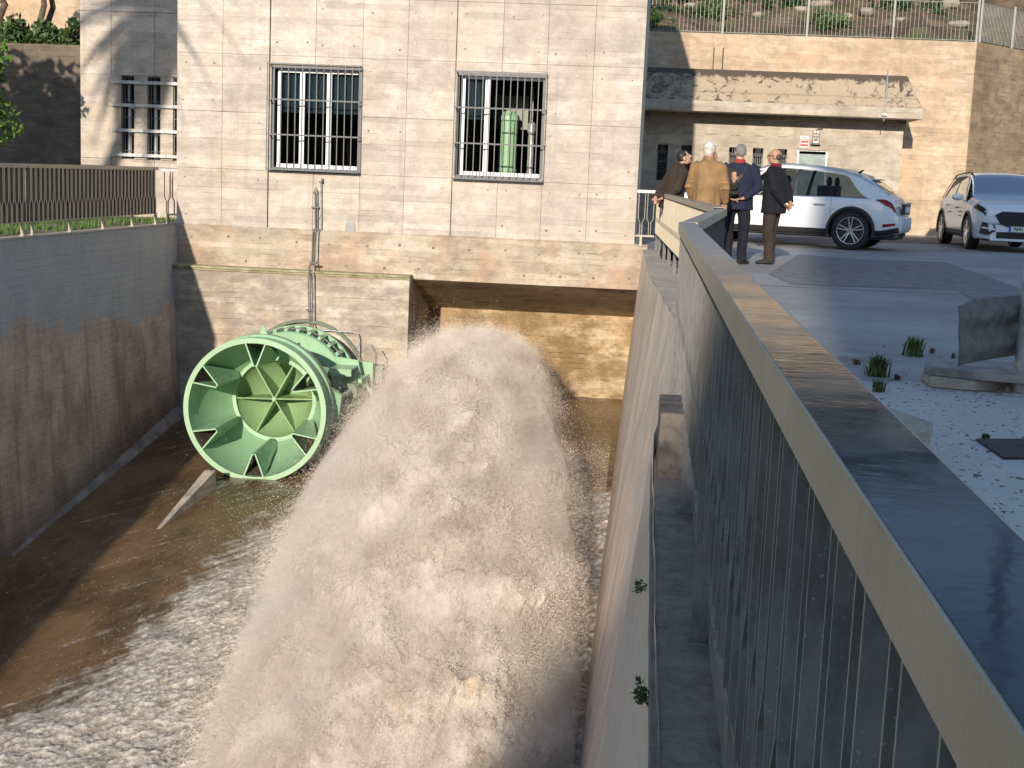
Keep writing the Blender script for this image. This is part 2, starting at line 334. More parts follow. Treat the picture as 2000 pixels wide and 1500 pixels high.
def m_glass(name, tint=(.75, .8, .85), mixf=.25, rough=.02):
    m = bpy.data.materials.new(name); m.use_nodes = True; t = m.node_tree; t.nodes.remove(t.nodes['Principled BSDF']); o = t.nodes['Material Output']
    a = t.nodes.new('ShaderNodeBsdfTransparent'); a.inputs[0].default_value = (*tint, 1); g = t.nodes.new('ShaderNodeBsdfGlossy'); g.inputs['Roughness'].default_value = rough
    f = t.nodes.new('ShaderNodeFresnel'); f.inputs[0].default_value = 1.5; mm = t.nodes.new('ShaderNodeMath'); mm.operation = 'ADD'; mm.inputs[1].default_value = mixf; mm.use_clamp = True
    x = t.nodes.new('ShaderNodeMixShader'); t.links.new(f.outputs[0], mm.inputs[0]); t.links.new(mm.outputs[0], x.inputs[0]); t.links.new(a.outputs[0], x.inputs[1]); t.links.new(g.outputs[0], x.inputs[2]); t.links.new(x.outputs[0], o.inputs[0])
    return m
MT['glass'] = m_glass('window_glass', (.42, .47, .5), -.03); MT['carglass'] = m_glass('tinted_car_glass', (.33, .37, .39), -.02); MT['tintglass'] = m_glass('dark_car_glass', (.05, .05, .055), -.025)
def m_car():
    m = M('white_car_paint', .25); m.set('Coat Weight', .6); m.set('Coat Roughness', .04); return m.col((.84, .85, .87))
MT['car'] = m_car()
MT['red'] = plain('red_paint', (.55, .03, .03), .5); MT['redlamp'] = plain('red_lamp_lens', (.30, .008, .01), .12, 0, .5, 25)

# ------------------------------------------------------------------ layout constants
FY, BLY, RBY = 24.0, 23.7, 26.0
def zf(y): return -3.25 - .125*(23.6 - y)          # channel floor falls towards the viewer
CREST_R = [(-.06, 24.), (.08, 17.), (.3, 12.), (.2, 8.), (.085, 6.5), (.09, 3.), (.09, -2.)]
CREST_L = [(-8.31, 24.), (-8.36, 17.3), (-8.36, 4.)]
def interp(path, y):
    P = sorted((q[1], q[0]) for q in path); return float(np.interp(y, [a for a, b in P], [b for a, b in P]))

# ------------------------------------------------------------------ ground, yard, hill
g = MB(); cr = [(interp(CREST_R, y)+.0, y) for y in (24.2, 17, 12, 8.0)]
poly = [(-.1, 26.6), (-.06, 24.0)] + [(x, y) for x, y in cr[1:]] + [(.26, 6.5), (.26, -30), (60, -30), (60, 60), (-.1, 60)]
g.prism(poly, -.6, 0.); obj('yard_ground', g, MT['ground'], kind='structure')
g = MB(); g.prism([(-60, -30), (-8.41, -30), (-8.41, 17.3), (-8.36, 23.9), (-8.34, 24.4), (-8.34, 60), (-60, 60)], -.6, .058)
obj('left_bank_ground', g, plain('left_ground_soil', (.20, .17, .13), .9, 0, .4, 2, .01), kind='structure')
# a big floor under everything
g = MB(); g.box(-250, 250, -150, 300, -8.4, -7.8); obj('ground', g, plain('earth', (.16, .13, .10), .95, 0, .3, .3), kind='structure')

def patch(name, pts, mat, z=.004):
    m = MB(); P = [G(*p, z) for p in pts]; n = len(P); m.add(P, [tuple(range(n))]); return obj(name, m, mat, kind='structure')
patch('dark_paving', [(1560, 497), (1700, 508), (1845, 512), (1985, 560), (2060, 600), (2060, 690), (1870, 566), (1690, 560), (1550, 556), (1500, 535)], MT['patch'])
patch('asphalt_strip', [(1480, 480), (1700, 474), (2060, 480), (2060, 470), (1750, 462), (1460, 464)], MT['asphalt'])
# hillside behind the retaining wall
n, mm_ = 150, 110
X, Yg = np.meshgrid(np.linspace(-14, 30, n), np.concatenate([np.linspace(38.9, 46, 75), np.linspace(46.5, 110, 35)]), indexing='ij')
Z = 5.0 + (np.minimum(Yg, 47)-38.9)*.42 + np.maximum(Yg-47, 0)*.08 + fbm(X*.5, Yg*.5, 0, 5)*.55*np.clip((Yg-38.9)*.8, .1, 1.4) + fbm(X*2.3, Yg*2.3, 2, 4)*.16
Z = np.where((Yg-38.4) < (X-9.35)*1.13+2.4, -3., Z)
me = grid_mesh('hillside', np.stack([X, Yg, Z], -1))
m = M('hillside_soil', .95); v = m.noise(1.4, 8, rough=.7)
k = m.mix(m.ramp(v, .35, .65), (.07, .045, .03), (.19, .135, .09)); k = m.mix(m.ramp(m.noise(.9, 7, rough=.7), .52, .62, 0., .85), k, (.09, .11, .035)); m.bump(m.noise(6, 6), .08)
obj('hillside', me, m.col(k), kind='structure')

# ------------------------------------------------------------------ foliage helpers
def leaves(rs, centers, rad, per, size, elong=1.0, flat=.8):
    n = len(centers)*per; c = np.repeat(np.array(centers), per, 0); d = rs.normal(size=(n, 3)); d /= np.linalg.norm(d, axis=1)[:, None]
    rr = np.repeat(np.array(rad), per) if hasattr(rad, '__len__') else rad
    p = c + d*(rs.uniform(.25, 1, n)**.5*rr)[:, None]*np.array([1, 1, flat])
    a = rs.normal(size=(n, 3)); a /= np.linalg.norm(a, axis=1)[:, None]; b = np.cross(a, rs.normal(size=(n, 3))); b /= np.linalg.norm(b, axis=1)[:, None]
    s = size*rs.uniform(.6, 1.3, n)[:, None]; a = a*s*elong; b = b*s*.5; bend = np.cross(a, b); bend = bend/np.linalg.norm(bend, axis=1)[:, None]*s*.18
    V = np.stack([p-a, p-b+bend, p+a, p+b+bend], 1).reshape(-1, 3)
    q = np.arange(n)*4; Fq = np.concatenate([np.stack([q, q+1, q+2], 1), np.stack([q, q+2, q+3], 1)])
    return V, Fq
def leaf_mesh(name, V, Fq, mats):
    me = bpy.data.meshes.new(name); me.from_pydata(V.tolist(), [], Fq.tolist())
    for m in mats: me.materials.append(m)
    return me
def limb(mb, a, b, r0, r1, k=5, wob=.08, rs=R):
    a = Vector(a); b = Vector(b); L = (b-a).length
    pts = [a.lerp(b, i/k) + Vector((rs.uniform(-1, 1), rs.uniform(-1, 1), 0))*L*wob*(0 < i < k) for i in range(k+1)]
    mb.loft(pts, [r0+(r1-r0)*i/k for i in range(k+1)], n=7); return pts
def tree(name, label, base, h, cr, nclump, per, leaf, mat, trunk_r=.15, kind='tree', crown_z=.55, flat=.8, elong=1., seed=1, group=None, bark='bark'):
    rs = np.random.RandomState(seed); rr = random.Random(seed); t = thing(name, label, kind, base, group=group)
    mb = MB(); top = (rr.uniform(-.1, .1)*h, rr.uniform(-.1, .1)*h, h*crown_z); limb(mb, (0, 0, 0), top, trunk_r, trunk_r*.6, rs=rr)
    cs = []
    for i in range(nclump):
        d = rs.normal(size=3); d /= np.linalg.norm(d); q = np.array([0, 0, h*(crown_z+1)/2]) + d*np.array([cr, cr, h*(1-crown_z)*.5])*rs.uniform(.35, 1)
        cs.append(q)
        if i < 9: limb(mb, top, q*np.array([.85, .85, .95]), trunk_r*.45, .015, k=4, rs=rr)
    part('trunk', mb, MT[bark], t, smooth='full')
    V, Fq = leaves(rs, cs, cr*.36, per, leaf, elong, flat)
    part('crown', leaf_mesh('crown', V, Fq, [MT[mat]]), None, t); return t
def tuft(name, label, base, n, h, mat, seed, cat='weed', spread=.4, group=None):
    rs = np.random.RandomState(seed); t = MB()
    for i in range(n):
        a = rs.uniform(0, 6.28); l = h*rs.uniform(.4, 1); s = spread*rs.uniform(.2, 1); d = Vector((math.cos(a), math.sin(a), 0)); wv = Vector((-d.y, d.x, 0))*.006*(1+l*3)
        b = Vector((rs.normal()*h*.14, rs.normal()*h*.14, 0)); p1 = b + d*l*s*.4 + Vector((0, 0, l*.6)); p2 = b + d*l*s + Vector((0, 0, l*(1-s*.3)))
        t.add([b-wv, b+wv, p1+wv*.8, p1-wv*.8, p2], [(0, 1, 2, 3), (3, 2, 4)])
    o = obj(name, t, mat, None); o.location = base; return tag(o, label, cat, group)

# ------------------------------------------------------------------ main powerhouse facade
house = thing('powerhouse', 'tall board marked concrete powerhouse with two barred windows above the spraying water', 'building', (-4.3, FY, 0))
colx = [W(px, 330, FY).x for px in (345, 433, 524, 612, 703, 790, 884, 973, 1060, 1150, 1248)]
colx[-1] = -.21
rowz = [.05, 1.07, 2.06, 3.05, 4.05, 5.05, 6.05, 7.2]
WIN = [(colx[2]+.01, colx[4]-.01, 1.12, 2.88), (colx[6]+.01, colx[8]-.01, 1.12, 2.88)]
core = MB(); x0, x1 = colx[0]+.002, colx[-1]-.002; ya, yb = FY+.06, FY+.42
segs = [x0, WIN[0][0], WIN[0][1], WIN[1][0], WIN[1][1], x1]
core.box(x0, x1, ya, yb, 0.0, 1.12); core.box(x0, x1, ya, yb, 2.88, 7.19)
for i in (0, 2, 4): core.box(segs[i], segs[i+1], ya, yb, 1.12, 2.88)
core.box(x1-.36, x1, yb, 33, 0, 7.19); core.box(x0, x0+.36, yb, 33, 0, 7.19); core.box(x0, x1, 32.7, 33, 0, 7.18); core.box(x0+.01, x1-.01, FY+.07, 33, 7.19, 7.4)
obj('wall', core, MT['facade'], house)
# interior
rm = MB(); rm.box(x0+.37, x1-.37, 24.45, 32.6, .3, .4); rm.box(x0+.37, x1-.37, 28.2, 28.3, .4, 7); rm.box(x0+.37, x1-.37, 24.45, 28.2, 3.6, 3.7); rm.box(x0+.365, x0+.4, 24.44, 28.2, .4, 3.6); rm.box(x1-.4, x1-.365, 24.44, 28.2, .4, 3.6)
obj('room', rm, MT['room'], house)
pc = {}
GAP = {2: .012, 6: .012}
for i in range(10):
    for j in range(7):
        a, b, c, d = colx[i], colx[i+1], rowz[j], rowz[j+1]
        if i in (2, 3, 6, 7):
            if j == 1: continue
            if j == 2: c = 2.90
        ga = GAP.get(i, .002); gb = GAP.get(i+1, .002); ww, hh = b-a-ga-gb, d-c-.004
        o = MB(); T = .058
        bv = .003
        o.add([(bv, 0, bv), (ww-bv, 0, bv), (ww-bv, 0, hh-bv), (bv, 0, hh-bv), (0, bv, 0), (ww, bv, 0), (ww, bv, hh), (0, bv, hh), (0, T, 0), (ww, T, 0), (ww, T, hh), (0, T, hh)],
              [(0, 1, 2, 3), (0, 4, 5, 1), (1, 5, 6, 2), (2, 6, 7, 3), (3, 7, 4, 0), (4, 8, 9, 5), (5, 9, 10, 6), (6, 10, 11, 7), (7, 11, 8, 4)])
        p = obj('panel', o, MT['facade'], None); p.parent = house; p.location = (a+ga-house.location.x, R.uniform(-.004, .003), c+.002)
# filler behind the open joints so that no light leaks in
th = MB()
for i in range(10):
    for j in range(7):
        if i in (2, 3, 6, 7) and j in (1, 2): continue
        for u, v in ((.17, .2), (.83, .2), (.17, .8), (.83, .8)):
            if R.random() < .35: continue
            cx = colx[i]+(colx[i+1]-colx[i])*u+R.uniform(-.04, .04); cz_ = rowz[j]+(rowz[j+1]-rowz[j])*v+R.uniform(-.04, .04); r = R.uniform(.012, .022)
            th.lathe([(.0005, -.006), (r*.5, -.005), (r, -.001), (r, .02)], (cx, FY, cz_), n=9)
for i in range(26):
    cx = -8.0+i*.31+R.uniform(-.04, .04); th.lathe([(.0005, -.056), (.018, -.055), (.026, -.05), (.026, -.02)], (cx, FY, -.14-.38*(i % 2)+R.uniform(-.03, .03)), n=9)
obj('tie_hole_plug', th, plain('grey_mortar', (.26, .23, .20), .9, 0, .4, 9), house, kind='stuff')
# base band and lintel
b = MB(); b.box(-8.36, .02, FY-.05, FY+.3, -.70, .05); b.add([(-8.36, FY-.05, .05), (.02, FY-.05, .05), (.02, FY-.004, .085), (-8.36, FY-.004, .085), (-8.36, FY+.06, .05), (.02, FY+.06, .05)], [(0, 1, 2, 3)])
obj('base_band', b, MT['band'], house)
sx = W(797, 640, BLY).x
b = MB(); zs = W(900, 603, RBY).z
b.hexa([(sx, FY-.05, -.701), (.3, FY-.05, -.701), (.3, RBY+.02, zs), (sx, RBY+.02, zs), (sx, FY-.04, -.66), (.3, FY-.04, -.66), (.3, RBY+.02, -.66), (sx, RBY+.02, -.66)])
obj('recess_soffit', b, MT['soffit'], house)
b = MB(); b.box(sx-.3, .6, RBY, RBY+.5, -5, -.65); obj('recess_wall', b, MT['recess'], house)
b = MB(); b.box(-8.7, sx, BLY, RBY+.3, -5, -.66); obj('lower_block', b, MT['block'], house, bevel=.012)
b = MB(); b.box(-8.55, sx+.01, BLY-.07, BLY+.3, -.66, -.625); b.box(-8.55, sx+.01, BLY-.035, BLY+.3, -.70, -.66)
obj('drip_ledge', b, plain('weathered_ledge', (.36, .33, .2), .9, 0, .35, 5, .005), house)
b = MB(); 
for a_, c_ in ((612, 20), (700, 0)):
    pass
# windows with cages
def window(x0, x1, z0, z1, mode):
    wd = obj('window', MB().box(x0+.0, x0+.05, FY+.06, FY+.30, z0, z1).box(x1-.05, x1, FY+.06, FY+.30, z0, z1).box(x0+.05, x1-.05, FY+.06, FY+.30, z1-.05, z1).box(x0+.05, x1-.05, FY+.02, FY+.30, z0-.03, z0+.02), MT['darkmetal'], house)
    fx0, fx1 = x0+.10, x1-.01; y0, y1 = FY+.16, FY+.22
    fr = MB(); fr.box(fx0, fx1, y0-.03, y1, z0+.02, z0+.085); fr.box(fx0, fx1, y0, y1, z1-.10, z1-.05)
    n = 3 if mode == 0 else 2; L = (fx1-fx0)
    bars = [0, .30, .62, 1.] if mode == 0 else [0, .315, 1.]
    for t in bars:
        wv = .045 if t in (0, 1.) else .055; c = fx0+L*t; c = min(max(c, fx0+wv/2), fx1-wv/2); fr.box(c-wv/2, c+wv/2, y0-.012, y1+.002, z0+.085, z1-.10)
        if 0 < t < 1: fr.box(c-wv/2-.035, c-wv/2-.004, y0+.01, y1+.012, z0+.085, z1-.10)
    obj('frame', fr, MT['white'], wd)
    for k in range(len(bars)-1):
        a = fx0+L*bars[k]+.03; b_ = fx0+L*bars[k+1]-.03
        if mode == 1 and k == 1: continue
        obj('pane', MB().box(a, b_, y0+.02, y0+.026, z0+.085, z1-.10), MT['glass'], wd)
        bl = MB(); q = a
        while q < b_-.02:
            bl.hexa([(q, y1+.07, z0+.98), (q+.055, y1+.055, z0+.98), (q+.055, y1+.059, z0+.98), (q, y1+.074, z0+.98), (q, y1+.07, z1-.04), (q+.055, y1+.055, z1-.04), (q+.055, y1+.059, z1-.04), (q, y1+.074, z1-.04)]); q += .052
        obj('blind', bl, MT['blind'], wd)
    return wd
window(*WIN[0], 0); window(*WIN[1], 1)
def cage(x0, x1, z0, z1, label):
    t = thing('window_grille', label, 'window grille', ((x0+x1)/2, FY, z0), group='projecting steel grilles over the two big windows')
    yo = FY-.17; fr = MB(); r = .012
    for z in (z0-.02, z0+.58, z0+1.18, z1+.02):
        fr.box(x0, x1, yo-r*.6, yo+r*.6, z-r, z+r)
        for x in (x0+.01, x1-.01): fr.bar((x, yo, z), (x, FY+.02, z), .02, .02)
    for k in range(4):
        y = yo+.05+k*.04; fr.box(x0, x1, y-.004, y+.004, z0-.026, z0-.016)
    for k in range(16):
        x = x0+.05+k*(x1-x0-.1)/15; fr.box(x-.004, x+.004, yo, FY-.01, z0-.03, z0-.02)
    obj('grille_frame', fr, MT['darkmetal'], t)
    n = 14; bm_ = MB().box(-.0075, .0075, -.0075, .0075, z0-.02, z1+.02); first = None
    for k in range(n):
        x = x0+.012+k*(x1-x0-.024)/(n-1)
        if not first: first = obj('bar', bm_, MT['darkmetal'], None); first.parent = t; first.location = (x-t.location.x, yo-.008-FY, -t.location.z); o = first
        else: o = twin(first, (x-t.location.x, yo-.008-FY, -t.location.z), t)
    return t
cage(W(520, 230, FY-.17).x, W(702, 230, FY-.17).x, 1.12, 2.88, 'steel grille over the left big window, three white framed panes behind it')
cage(W(885, 245, FY-.17).x, W(1064, 245, FY-.17).x, 1.10, 2.86, 'steel grille over the right big window, green cylinder showing behind it')
# what stands inside the right window
t = thing('hoist_cylinder', 'pale green vertical hoist cylinder seen through the right barred window', 'cylinder', (-2.5, 25.0, .4))
cx = W(992, 280, 25.3).x
m = MB(); m.lathe([(.0, 1.9), (.12, 1.9), (.125, 1.88), (.19, 1.82), (.20, 1.75), (.165, 1.72), (.165, .9), (.185, .89), (.185, .84), (.165, .83), (.165, 0)], (cx, 25.3, .4), 'Z', 32); obj('barrel', m, MT['green'], t, smooth=True)
obj('support_beam', MB().box(cx-.32, cx+.32, 25.6, 25.9, 2.0, 2.6), MT['greengrey'], t)
m = MB()
for a in (-.21, .21): m.tube([(cx+a*.5, 25.13, .4), (cx+a*.5, 25.13, 2.1)], .012)
obj('side_pipe', m, MT['green'], t, smooth=True)
cx = W(1037, 280, 25.2).x
m = MB(); m.lathe([(0, 1.72), (.05, 1.72), (.075, 1.68), (.075, 1.55), (.058, 1.54), (.058, .0)], (cx, 25.2, .4), 'Z', 20); m.tube([(cx, 25.2, 2.1), (cx, 25.2, 2.75)], .02)
tag(obj('indicator_post', m, MT['galv_light'], None, smooth=True), 'slim grey column with a cap beside the green cylinder inside the window', 'post')

# conduits on the facade
t = thing('pipe_run', 'grey steel pipes running down the facade to the green valve', 'pipes', (-5.5, FY-.1, 0))
yP, yL = FY-.05, BLY-.09
def px_tube(pts, r, mat, nm='pipe'):
    P = [W(*q) for q in pts]; m = MB(); m.tube(P, r, 8); return obj(nm, m, mat, t, smooth=True)
px_tube([(615, 375, FY-.06), (616, 448, FY-.06), (611, 452, FY-.11), (609, 512, FY-.11), (604, 520, yL), (602, 568, yL), (605, 655, yL)], .010, MT['galv'])
px_tube([(612, 378, FY-.06), (617, 365, FY-.06), (620, 375, FY-.06), (620, 448, FY-.06), (615, 452, FY-.11), (612, 512, FY-.11), (606, 522, yL), (606, 560, yL), (609, 655, yL)], .009, MT['galv'])
px_tube([(627, 360, FY-.06), (627, 448, FY-.06), (621, 453, FY-.11), (619, 512, FY-.11), (612, 522, yL), (613, 632, yL), (616, 642, yL), (628, 645, yL), (690, 649, yL), (699, 652, yL), (702, 662, yL), (701, 710, yL), (697, 720, yL-.1)], .012, MT['galv_light'])
m = MB(); p = W(628, 355, FY-.07); m.box(p.x-.04, p.x+.02, p.y-.03, p.y+.06, p.z-.02, p.z+.01); m.box(p.x+.0, p.x+.02, p.y-.03, p.y+.03, p.z, p.z+.06)
for q in ((615, 405), (616, 448), (610, 513), (604, 606)):
    p = W(*q, FY-.07 if q[1] < 500 else yL-.0); m.box(p.x-.06, p.x+.07, p.y-.02, p.y+.05, p.z-.012, p.z+.012)
obj('clamp', m, MT['darkmetal'], t)
m = MB(); p = W(684, 445, FY-.015); m.ell(p, (.09, .02, .13)); tag(obj('mortar_plug', m, plain('fresh_mortar', (.36, .36, .35), .9), None, smooth=True), 'round grey mortar repair low on the facade beside the pipes', 'repair patch')
# brown recess groove liners
# ------------------------------------------------------------------ left wing of the building
WY = 26.4; lw = thing('left_wing', 'set back left wing of the powerhouse with narrow slot windows and palm shadow', 'building', (-10, WY, 0))
xa, xb = W(157, 200, WY).x, -8.3
SLOT = [(237, 262), (288, 313), (338, 364)]; zt, zb = W(250, 148, WY).z, W(250, 310, WY).z
sl_ = [(W(a, 230, WY).x, W(b_, 230, WY).x) for a, b_ in SLOT]
m = MB(); m.box(xa, xb+1, WY+.06, WY+.3, zt, 7.2); m.box(xa, xb+1, WY+.06, WY+.3, -.2, zb)
ed = [xa] + [v for s_ in sl_ for v in s_] + [xb+1]
for i in range(0, len(ed), 2): m.box(ed[i], ed[i+1], WY+.06, WY+.3, zb, zt)
m.box(xa, xa+.3, WY+.3, 33, -.2, 7.2)
m.box(xa+.3, xb+1, 28.0, 28.1, -.2, 7.1)
obj('wall', m, MT['facade'], lw)
zr = [.0, 1.02, zb-.006, zt+.006, 3.95, 4.95, 5.95, 7.2]
def wpan(a, b_, c, d):
    ww, hh = b_-a-.008, d-c-.008; o = MB().box(0, ww, 0, .058, 0, hh); p = obj('panel', o, MT['facade'], None, bevel=0); p.parent = lw; p.location = (a+.004-lw.location.x, R.uniform(-.004, .004), c+.004)
cw = [xa, xa+.62, -9.6, -8.3]
for i in range(3):
    for j in (0, 1, 3, 4, 5, 6):
        if j == 1: c, d = 1.02, zb-.01
        else: c, d = zr[j], zr[j+1]
        if d-c > .1: wpan(cw[i], cw[i+1], c, d)
for i in range(0, len(ed)-2, 2):
    wpan(ed[i], ed[i+1], zb-.01, zt+.01)
for a, b_ in sl_:
    wdw = obj('window', MB().box(a, a+.02, WY+.04, WY+.2, zb, zt).box(b_-.02, b_, WY+.04, WY+.2, zb, zt).box(a+.02, b_-.02, WY+.04, WY+.2, zt-.02, zt), MT['darkmetal'], lw)
    g_ = MB(); c = (a+b_)/2
    for k in (.07, .125, .18): g_.box(a+k-.005, a+k+.005, WY+.03, WY+.04, zb, zt)
    for k in range(5): z = zb+(zt-zb)*(k+.5)/5; g_.box(a, b_, WY+.03, WY+.042, z-.006, z+.006)
    obj('guard', g_, MT['darkmetal'], wdw)
    f_ = MB(); f_.box(c-.03, c+.03, WY+.12, WY+.16, zb+.03, zt-.55); f_.box(c-.03, b_-.02, WY+.10, WY+.16, zt-.62, zt-.55); f_.box(c-.045, c-.015, WY+.12, WY+.16, zt-.5, zt-.16)
    obj('frame', f_, MT['white'], wdw)
    obj('pane', MB().box(a+.02, b_-.02, WY+.17, WY+.176, zb, zt), MT['glass'], wdw)
for k, py in enumerate((159, 204, 253, 301)):
    p = W(217, py, WY-.06); q = W(346, py+6, WY-.06)
    tag(obj('window_guard_bar', MB().box(p.x, q.x+.35, WY-.075, WY-.05, p.z-.03, p.z+.03).box(p.x+.1, p.x+.14, WY-.05, WY+.01, p.z-.02, p.z+.02), MT['whitemetal'], None),
        ['topmost pale steel bar fixed across the narrow slot windows', 'second pale steel bar from the top across the slot windows', 'third pale steel bar from the top across the slot windows', 'lowest pale steel bar fixed across the narrow slot windows'][k], 'guard bar', 'steel bars across the slot windows')

# walls at far left
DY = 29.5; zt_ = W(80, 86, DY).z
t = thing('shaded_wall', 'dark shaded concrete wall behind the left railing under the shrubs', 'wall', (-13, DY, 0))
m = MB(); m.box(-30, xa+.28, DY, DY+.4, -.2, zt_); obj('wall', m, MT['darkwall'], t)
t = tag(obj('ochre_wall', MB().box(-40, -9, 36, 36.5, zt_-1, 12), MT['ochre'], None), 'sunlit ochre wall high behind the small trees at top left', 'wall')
obj('planting_bed', MB().box(-30, xa+.2, DY+.4, 36, -.2, zt_-.05), plain('bed_soil', (.14, .11, .07), .95), kind='structure')
for k, (px, h, cr_, sd) in enumerate(((5, 3.2, .8, 11), (80, 3.4, .5, 12), (108, 3.4, 1.1, 13))):
    p = W(px, 88, 31.2+k*.5); tree('small_tree', ['small leafy tree at the far left above the dark wall', 'slim bare trunked tree above the dark wall', 'forked small tree nearest the wing above the dark wall'][k], (p.x, p.y, zt_-.06), h, cr_, 26, 40, .12, 'leafdark', .09 if k else .11, seed=sd, crown_z=.55, elong=1.3, group='small trees above the dark wall')
rs_ = np.random.RandomState(5)
for k, px in enumerate((22, 58, 95, 135)):
    p = W(px, 86, 30.1); V, Fq = leaves(rs_, [np.array([rs_.normal()*.28, rs_.normal()*.15, abs(rs_.normal()*.22)]) for _ in range(16)], .2, 34, .07, 1.2)
    o = obj('shrub', leaf_mesh('shrub', V, Fq, [MT['leafdark'] if k % 2 else plain('mid_leaves', (.07, .13, .03), .5, 0, .4, 3)]), None); o.location = (p.x, 30.1, zt_)
    tag(o, ['leftmost low shrub on top of the dark wall', 'second low shrub from the left above the dark wall', 'third low shrub from the left above the dark wall', 'low shrub above the dark wall nearest the wing'][k], 'shrub', 'shrubs along the top of the dark wall')
tree('leafy_tree', 'bright green leafy tree at the left edge in front of the dark wall', (-12.6, 24, 0), 3.7, 1.25, 60, 110, .075, 'leafbright', .11, crown_z=.3, seed=4)
tree('leafy_tree', 'bigger leafy tree left of the picture shading the dark wall', (-14.3, 21.0, 0), 5.2, 2.2, 80, 110, .16, 'leafbright', .2, crown_z=.2, seed=6)

# left bank: grass under the railing
rs_ = np.random.RandomState(8); V = []; Fq = []
for i in range(5200):
    y = rs_.uniform(14, 25.5); x = interp(CREST_L, y)-rs_.uniform(.45, 2.2); h_ = rs_.uniform(.03, .14); a = rs_.uniform(0, 6.28); dx, dy = math.cos(a)*.012, math.sin(a)*.012
    if pn(np.float64(x*1.3), np.float64(y*1.3), 0.) < -.12: continue
    k = len(V); V += [(x-dx, y-dy, .055), (x+dx, y+dy, .055), (x+dy*3, y-dx*3, .055+h_)]; Fq.append((k, k+1, k+2))
me = bpy.data.meshes.new('grass'); me.from_pydata(V, [], Fq); obj('grass', me, plain('grass_blades', (.09, .16, .03), .6, 0, .4, 3), None, kind='stuff')
patch_ = MB(); patch_.add([(interp(CREST_L, y)-a, y, .003) for a, y in ((.02, 11), (.42, 11), (.42, 24.2), (.02, 24.2))], [(0, 3, 2, 1)])
patch_ = MB(); patch_.add([(-8.345, 8, .062), (-8.34, 17.3, .062), (-8.295, 23.97, .062), (-8.66, 24.2, .062), (-8.71, 17.3, .062), (-8.72, 8, .062)], [(0, 1, 2, 3, 4, 5)])
obj('left_kerb', patch_, MT['pale'], kind='structure')

# ------------------------------------------------------------------ channel walls
def wall_grid(name, crest, base, label, mat, y0, y1, top, side):
    ys = np.linspace(y0, y1, 90); vs_ = np.linspace(0, 1, 26); P = np.zeros((90, 26, 3))
    for i, y in enumerate(ys):
        cx, bx = interp(crest, y), base(y); bz = zf(y)-.3
        for j, v in enumerate(vs_):
            tp = top(y) if callable(top) else top; P[i, j] = (cx+(bx-cx)*v, y, tp+(bz-tp)*v)
    P[..., 0] += fbm(P[..., 1]*2, P[..., 2]*2, 1.7, 4)*.012
    if side > 0: P = P[::-1]
    t = thing(name, label, 'wall', (crest[0][0], (y0+y1)/2, 0)); me = grid_mesh('face', P); o = obj('face', me, mat, None); o.parent = t; o.matrix_parent_inverse = Matrix.Translation(-t.location)
    return t
baseR = lambda y: -.36-.01*(21-y)
baseL = lambda y: -8.10
tl = wall_grid('channel_wall', CREST_L, baseL, 'shaded sloping left channel wall with a grey plastered upper part', MT['leftwall'], 4, 24.0, .057, 1)
m = MB(); m.add([(-8.12, 24, zf(24)+.16), (-7.92, 24, zf(24)-.02), (-8.12, 17, zf(17)+.03), (-8.08, 17, zf(17)-.02)], [(0, 1, 3, 2)]); obj('footing', m, plain('pale_footing', (.24, .22, .21), .8, 0, .4, 3, .01), tl)
trw = wall_grid('channel_wall', CREST_R, baseR, 'streaked brown right channel wall below the near railing', MT['rightwall'], -2, 26.05, lambda y: -.087 if y < 6.45 else 0.0, -1)
# ledge outside the near railing
m = MB(); n = 40; ys = np.linspace(-2, 6.5, n)
P = np.zeros((n, 8, 3))
for i, y in enumerate(ys):
    for j in range(8): P[i, j] = (.088+(.222)*j/7, y, -.09)
P[..., 2] += fbm(P[..., 0]*9, P[..., 1]*9, 0, 3)*.012
obj('ledge', grid_mesh('ledge', P), MT['ledge'], trw)
m = MB(); m.box(.235, .262, -2, 6.5, -.3, -.001); m.box(.075, .235, -2, 6.5, -.4, -.11); obj('ledge_edge', m, MT['ledge'], trw)
m = MB(); yy_ = [24., 20, 17, 14.5, 12, 10, 8, 7]; m.add([(interp(CREST_R, y)-.0, y, .004) for y in yy_]+[(interp(CREST_R, y)+.42, y, .004) for y in yy_], [(i, 8+i, 9+i, i+1) for i in range(7)]); obj('wall_top', m, MT['pale'], trw)
m = MB(); m.box(.10, .24, 5.95, 6.5, -.12, .20); tag(obj('kerb_block', m, plain('stained_block', (.13, .11, .095), .9, 0, .6, 9, .01), None, bevel=.01), 'small dark topped concrete block on the ledge under the railing', 'block')

# ------------------------------------------------------------------ water on the channel floor
FB = [(660, 925), (600, 975), (545, 1020), (440, 1085), (330, 1185), (230, 1290), (100, 1372), (0, 1412), (-120, 1460)]
fb = []
for px, py in FB:
    r = _ray(px, py); t_ = 15.
    for _ in range(20): z = zf(r[1]*t_); t_ = (z-CZ)/r[2]
    fb.append((r[0]*t_, r[1]*t_))
fb.sort(key=lambda q: q[1]); fby = [q[1] for q in fb]; fbx = [q[0] for q in fb]
nx, ny = 330, 760
X, Yg = np.meshgrid(np.linspace(-8.15, -.2, nx), np.linspace(26.0, 9.2, ny), indexing='ij')
bx = np.interp(Yg, fby, fbx)
bx = np.where(Yg > fby[-1], fbx[-1]+(Yg-fby[-1])*.9, bx)
wob = fbm(X*1.5, Yg*1.5, 3.3, 4)*.35
d = (X - bx) + wob
strk = fbm((X*.75+Yg*.5)*5, (Yg*.8-X*.45)*1.1, 8.8, 4)
mask = np.clip((d+.0+strk*.5)/.8+.5, 0, 1)*np.clip((22.8-Yg)/1.0, 0, 1)
mask *= 1-np.clip((X+.9)/.3, 0, 1)*np.clip((Yg-20.3)/.8, 0, 1)
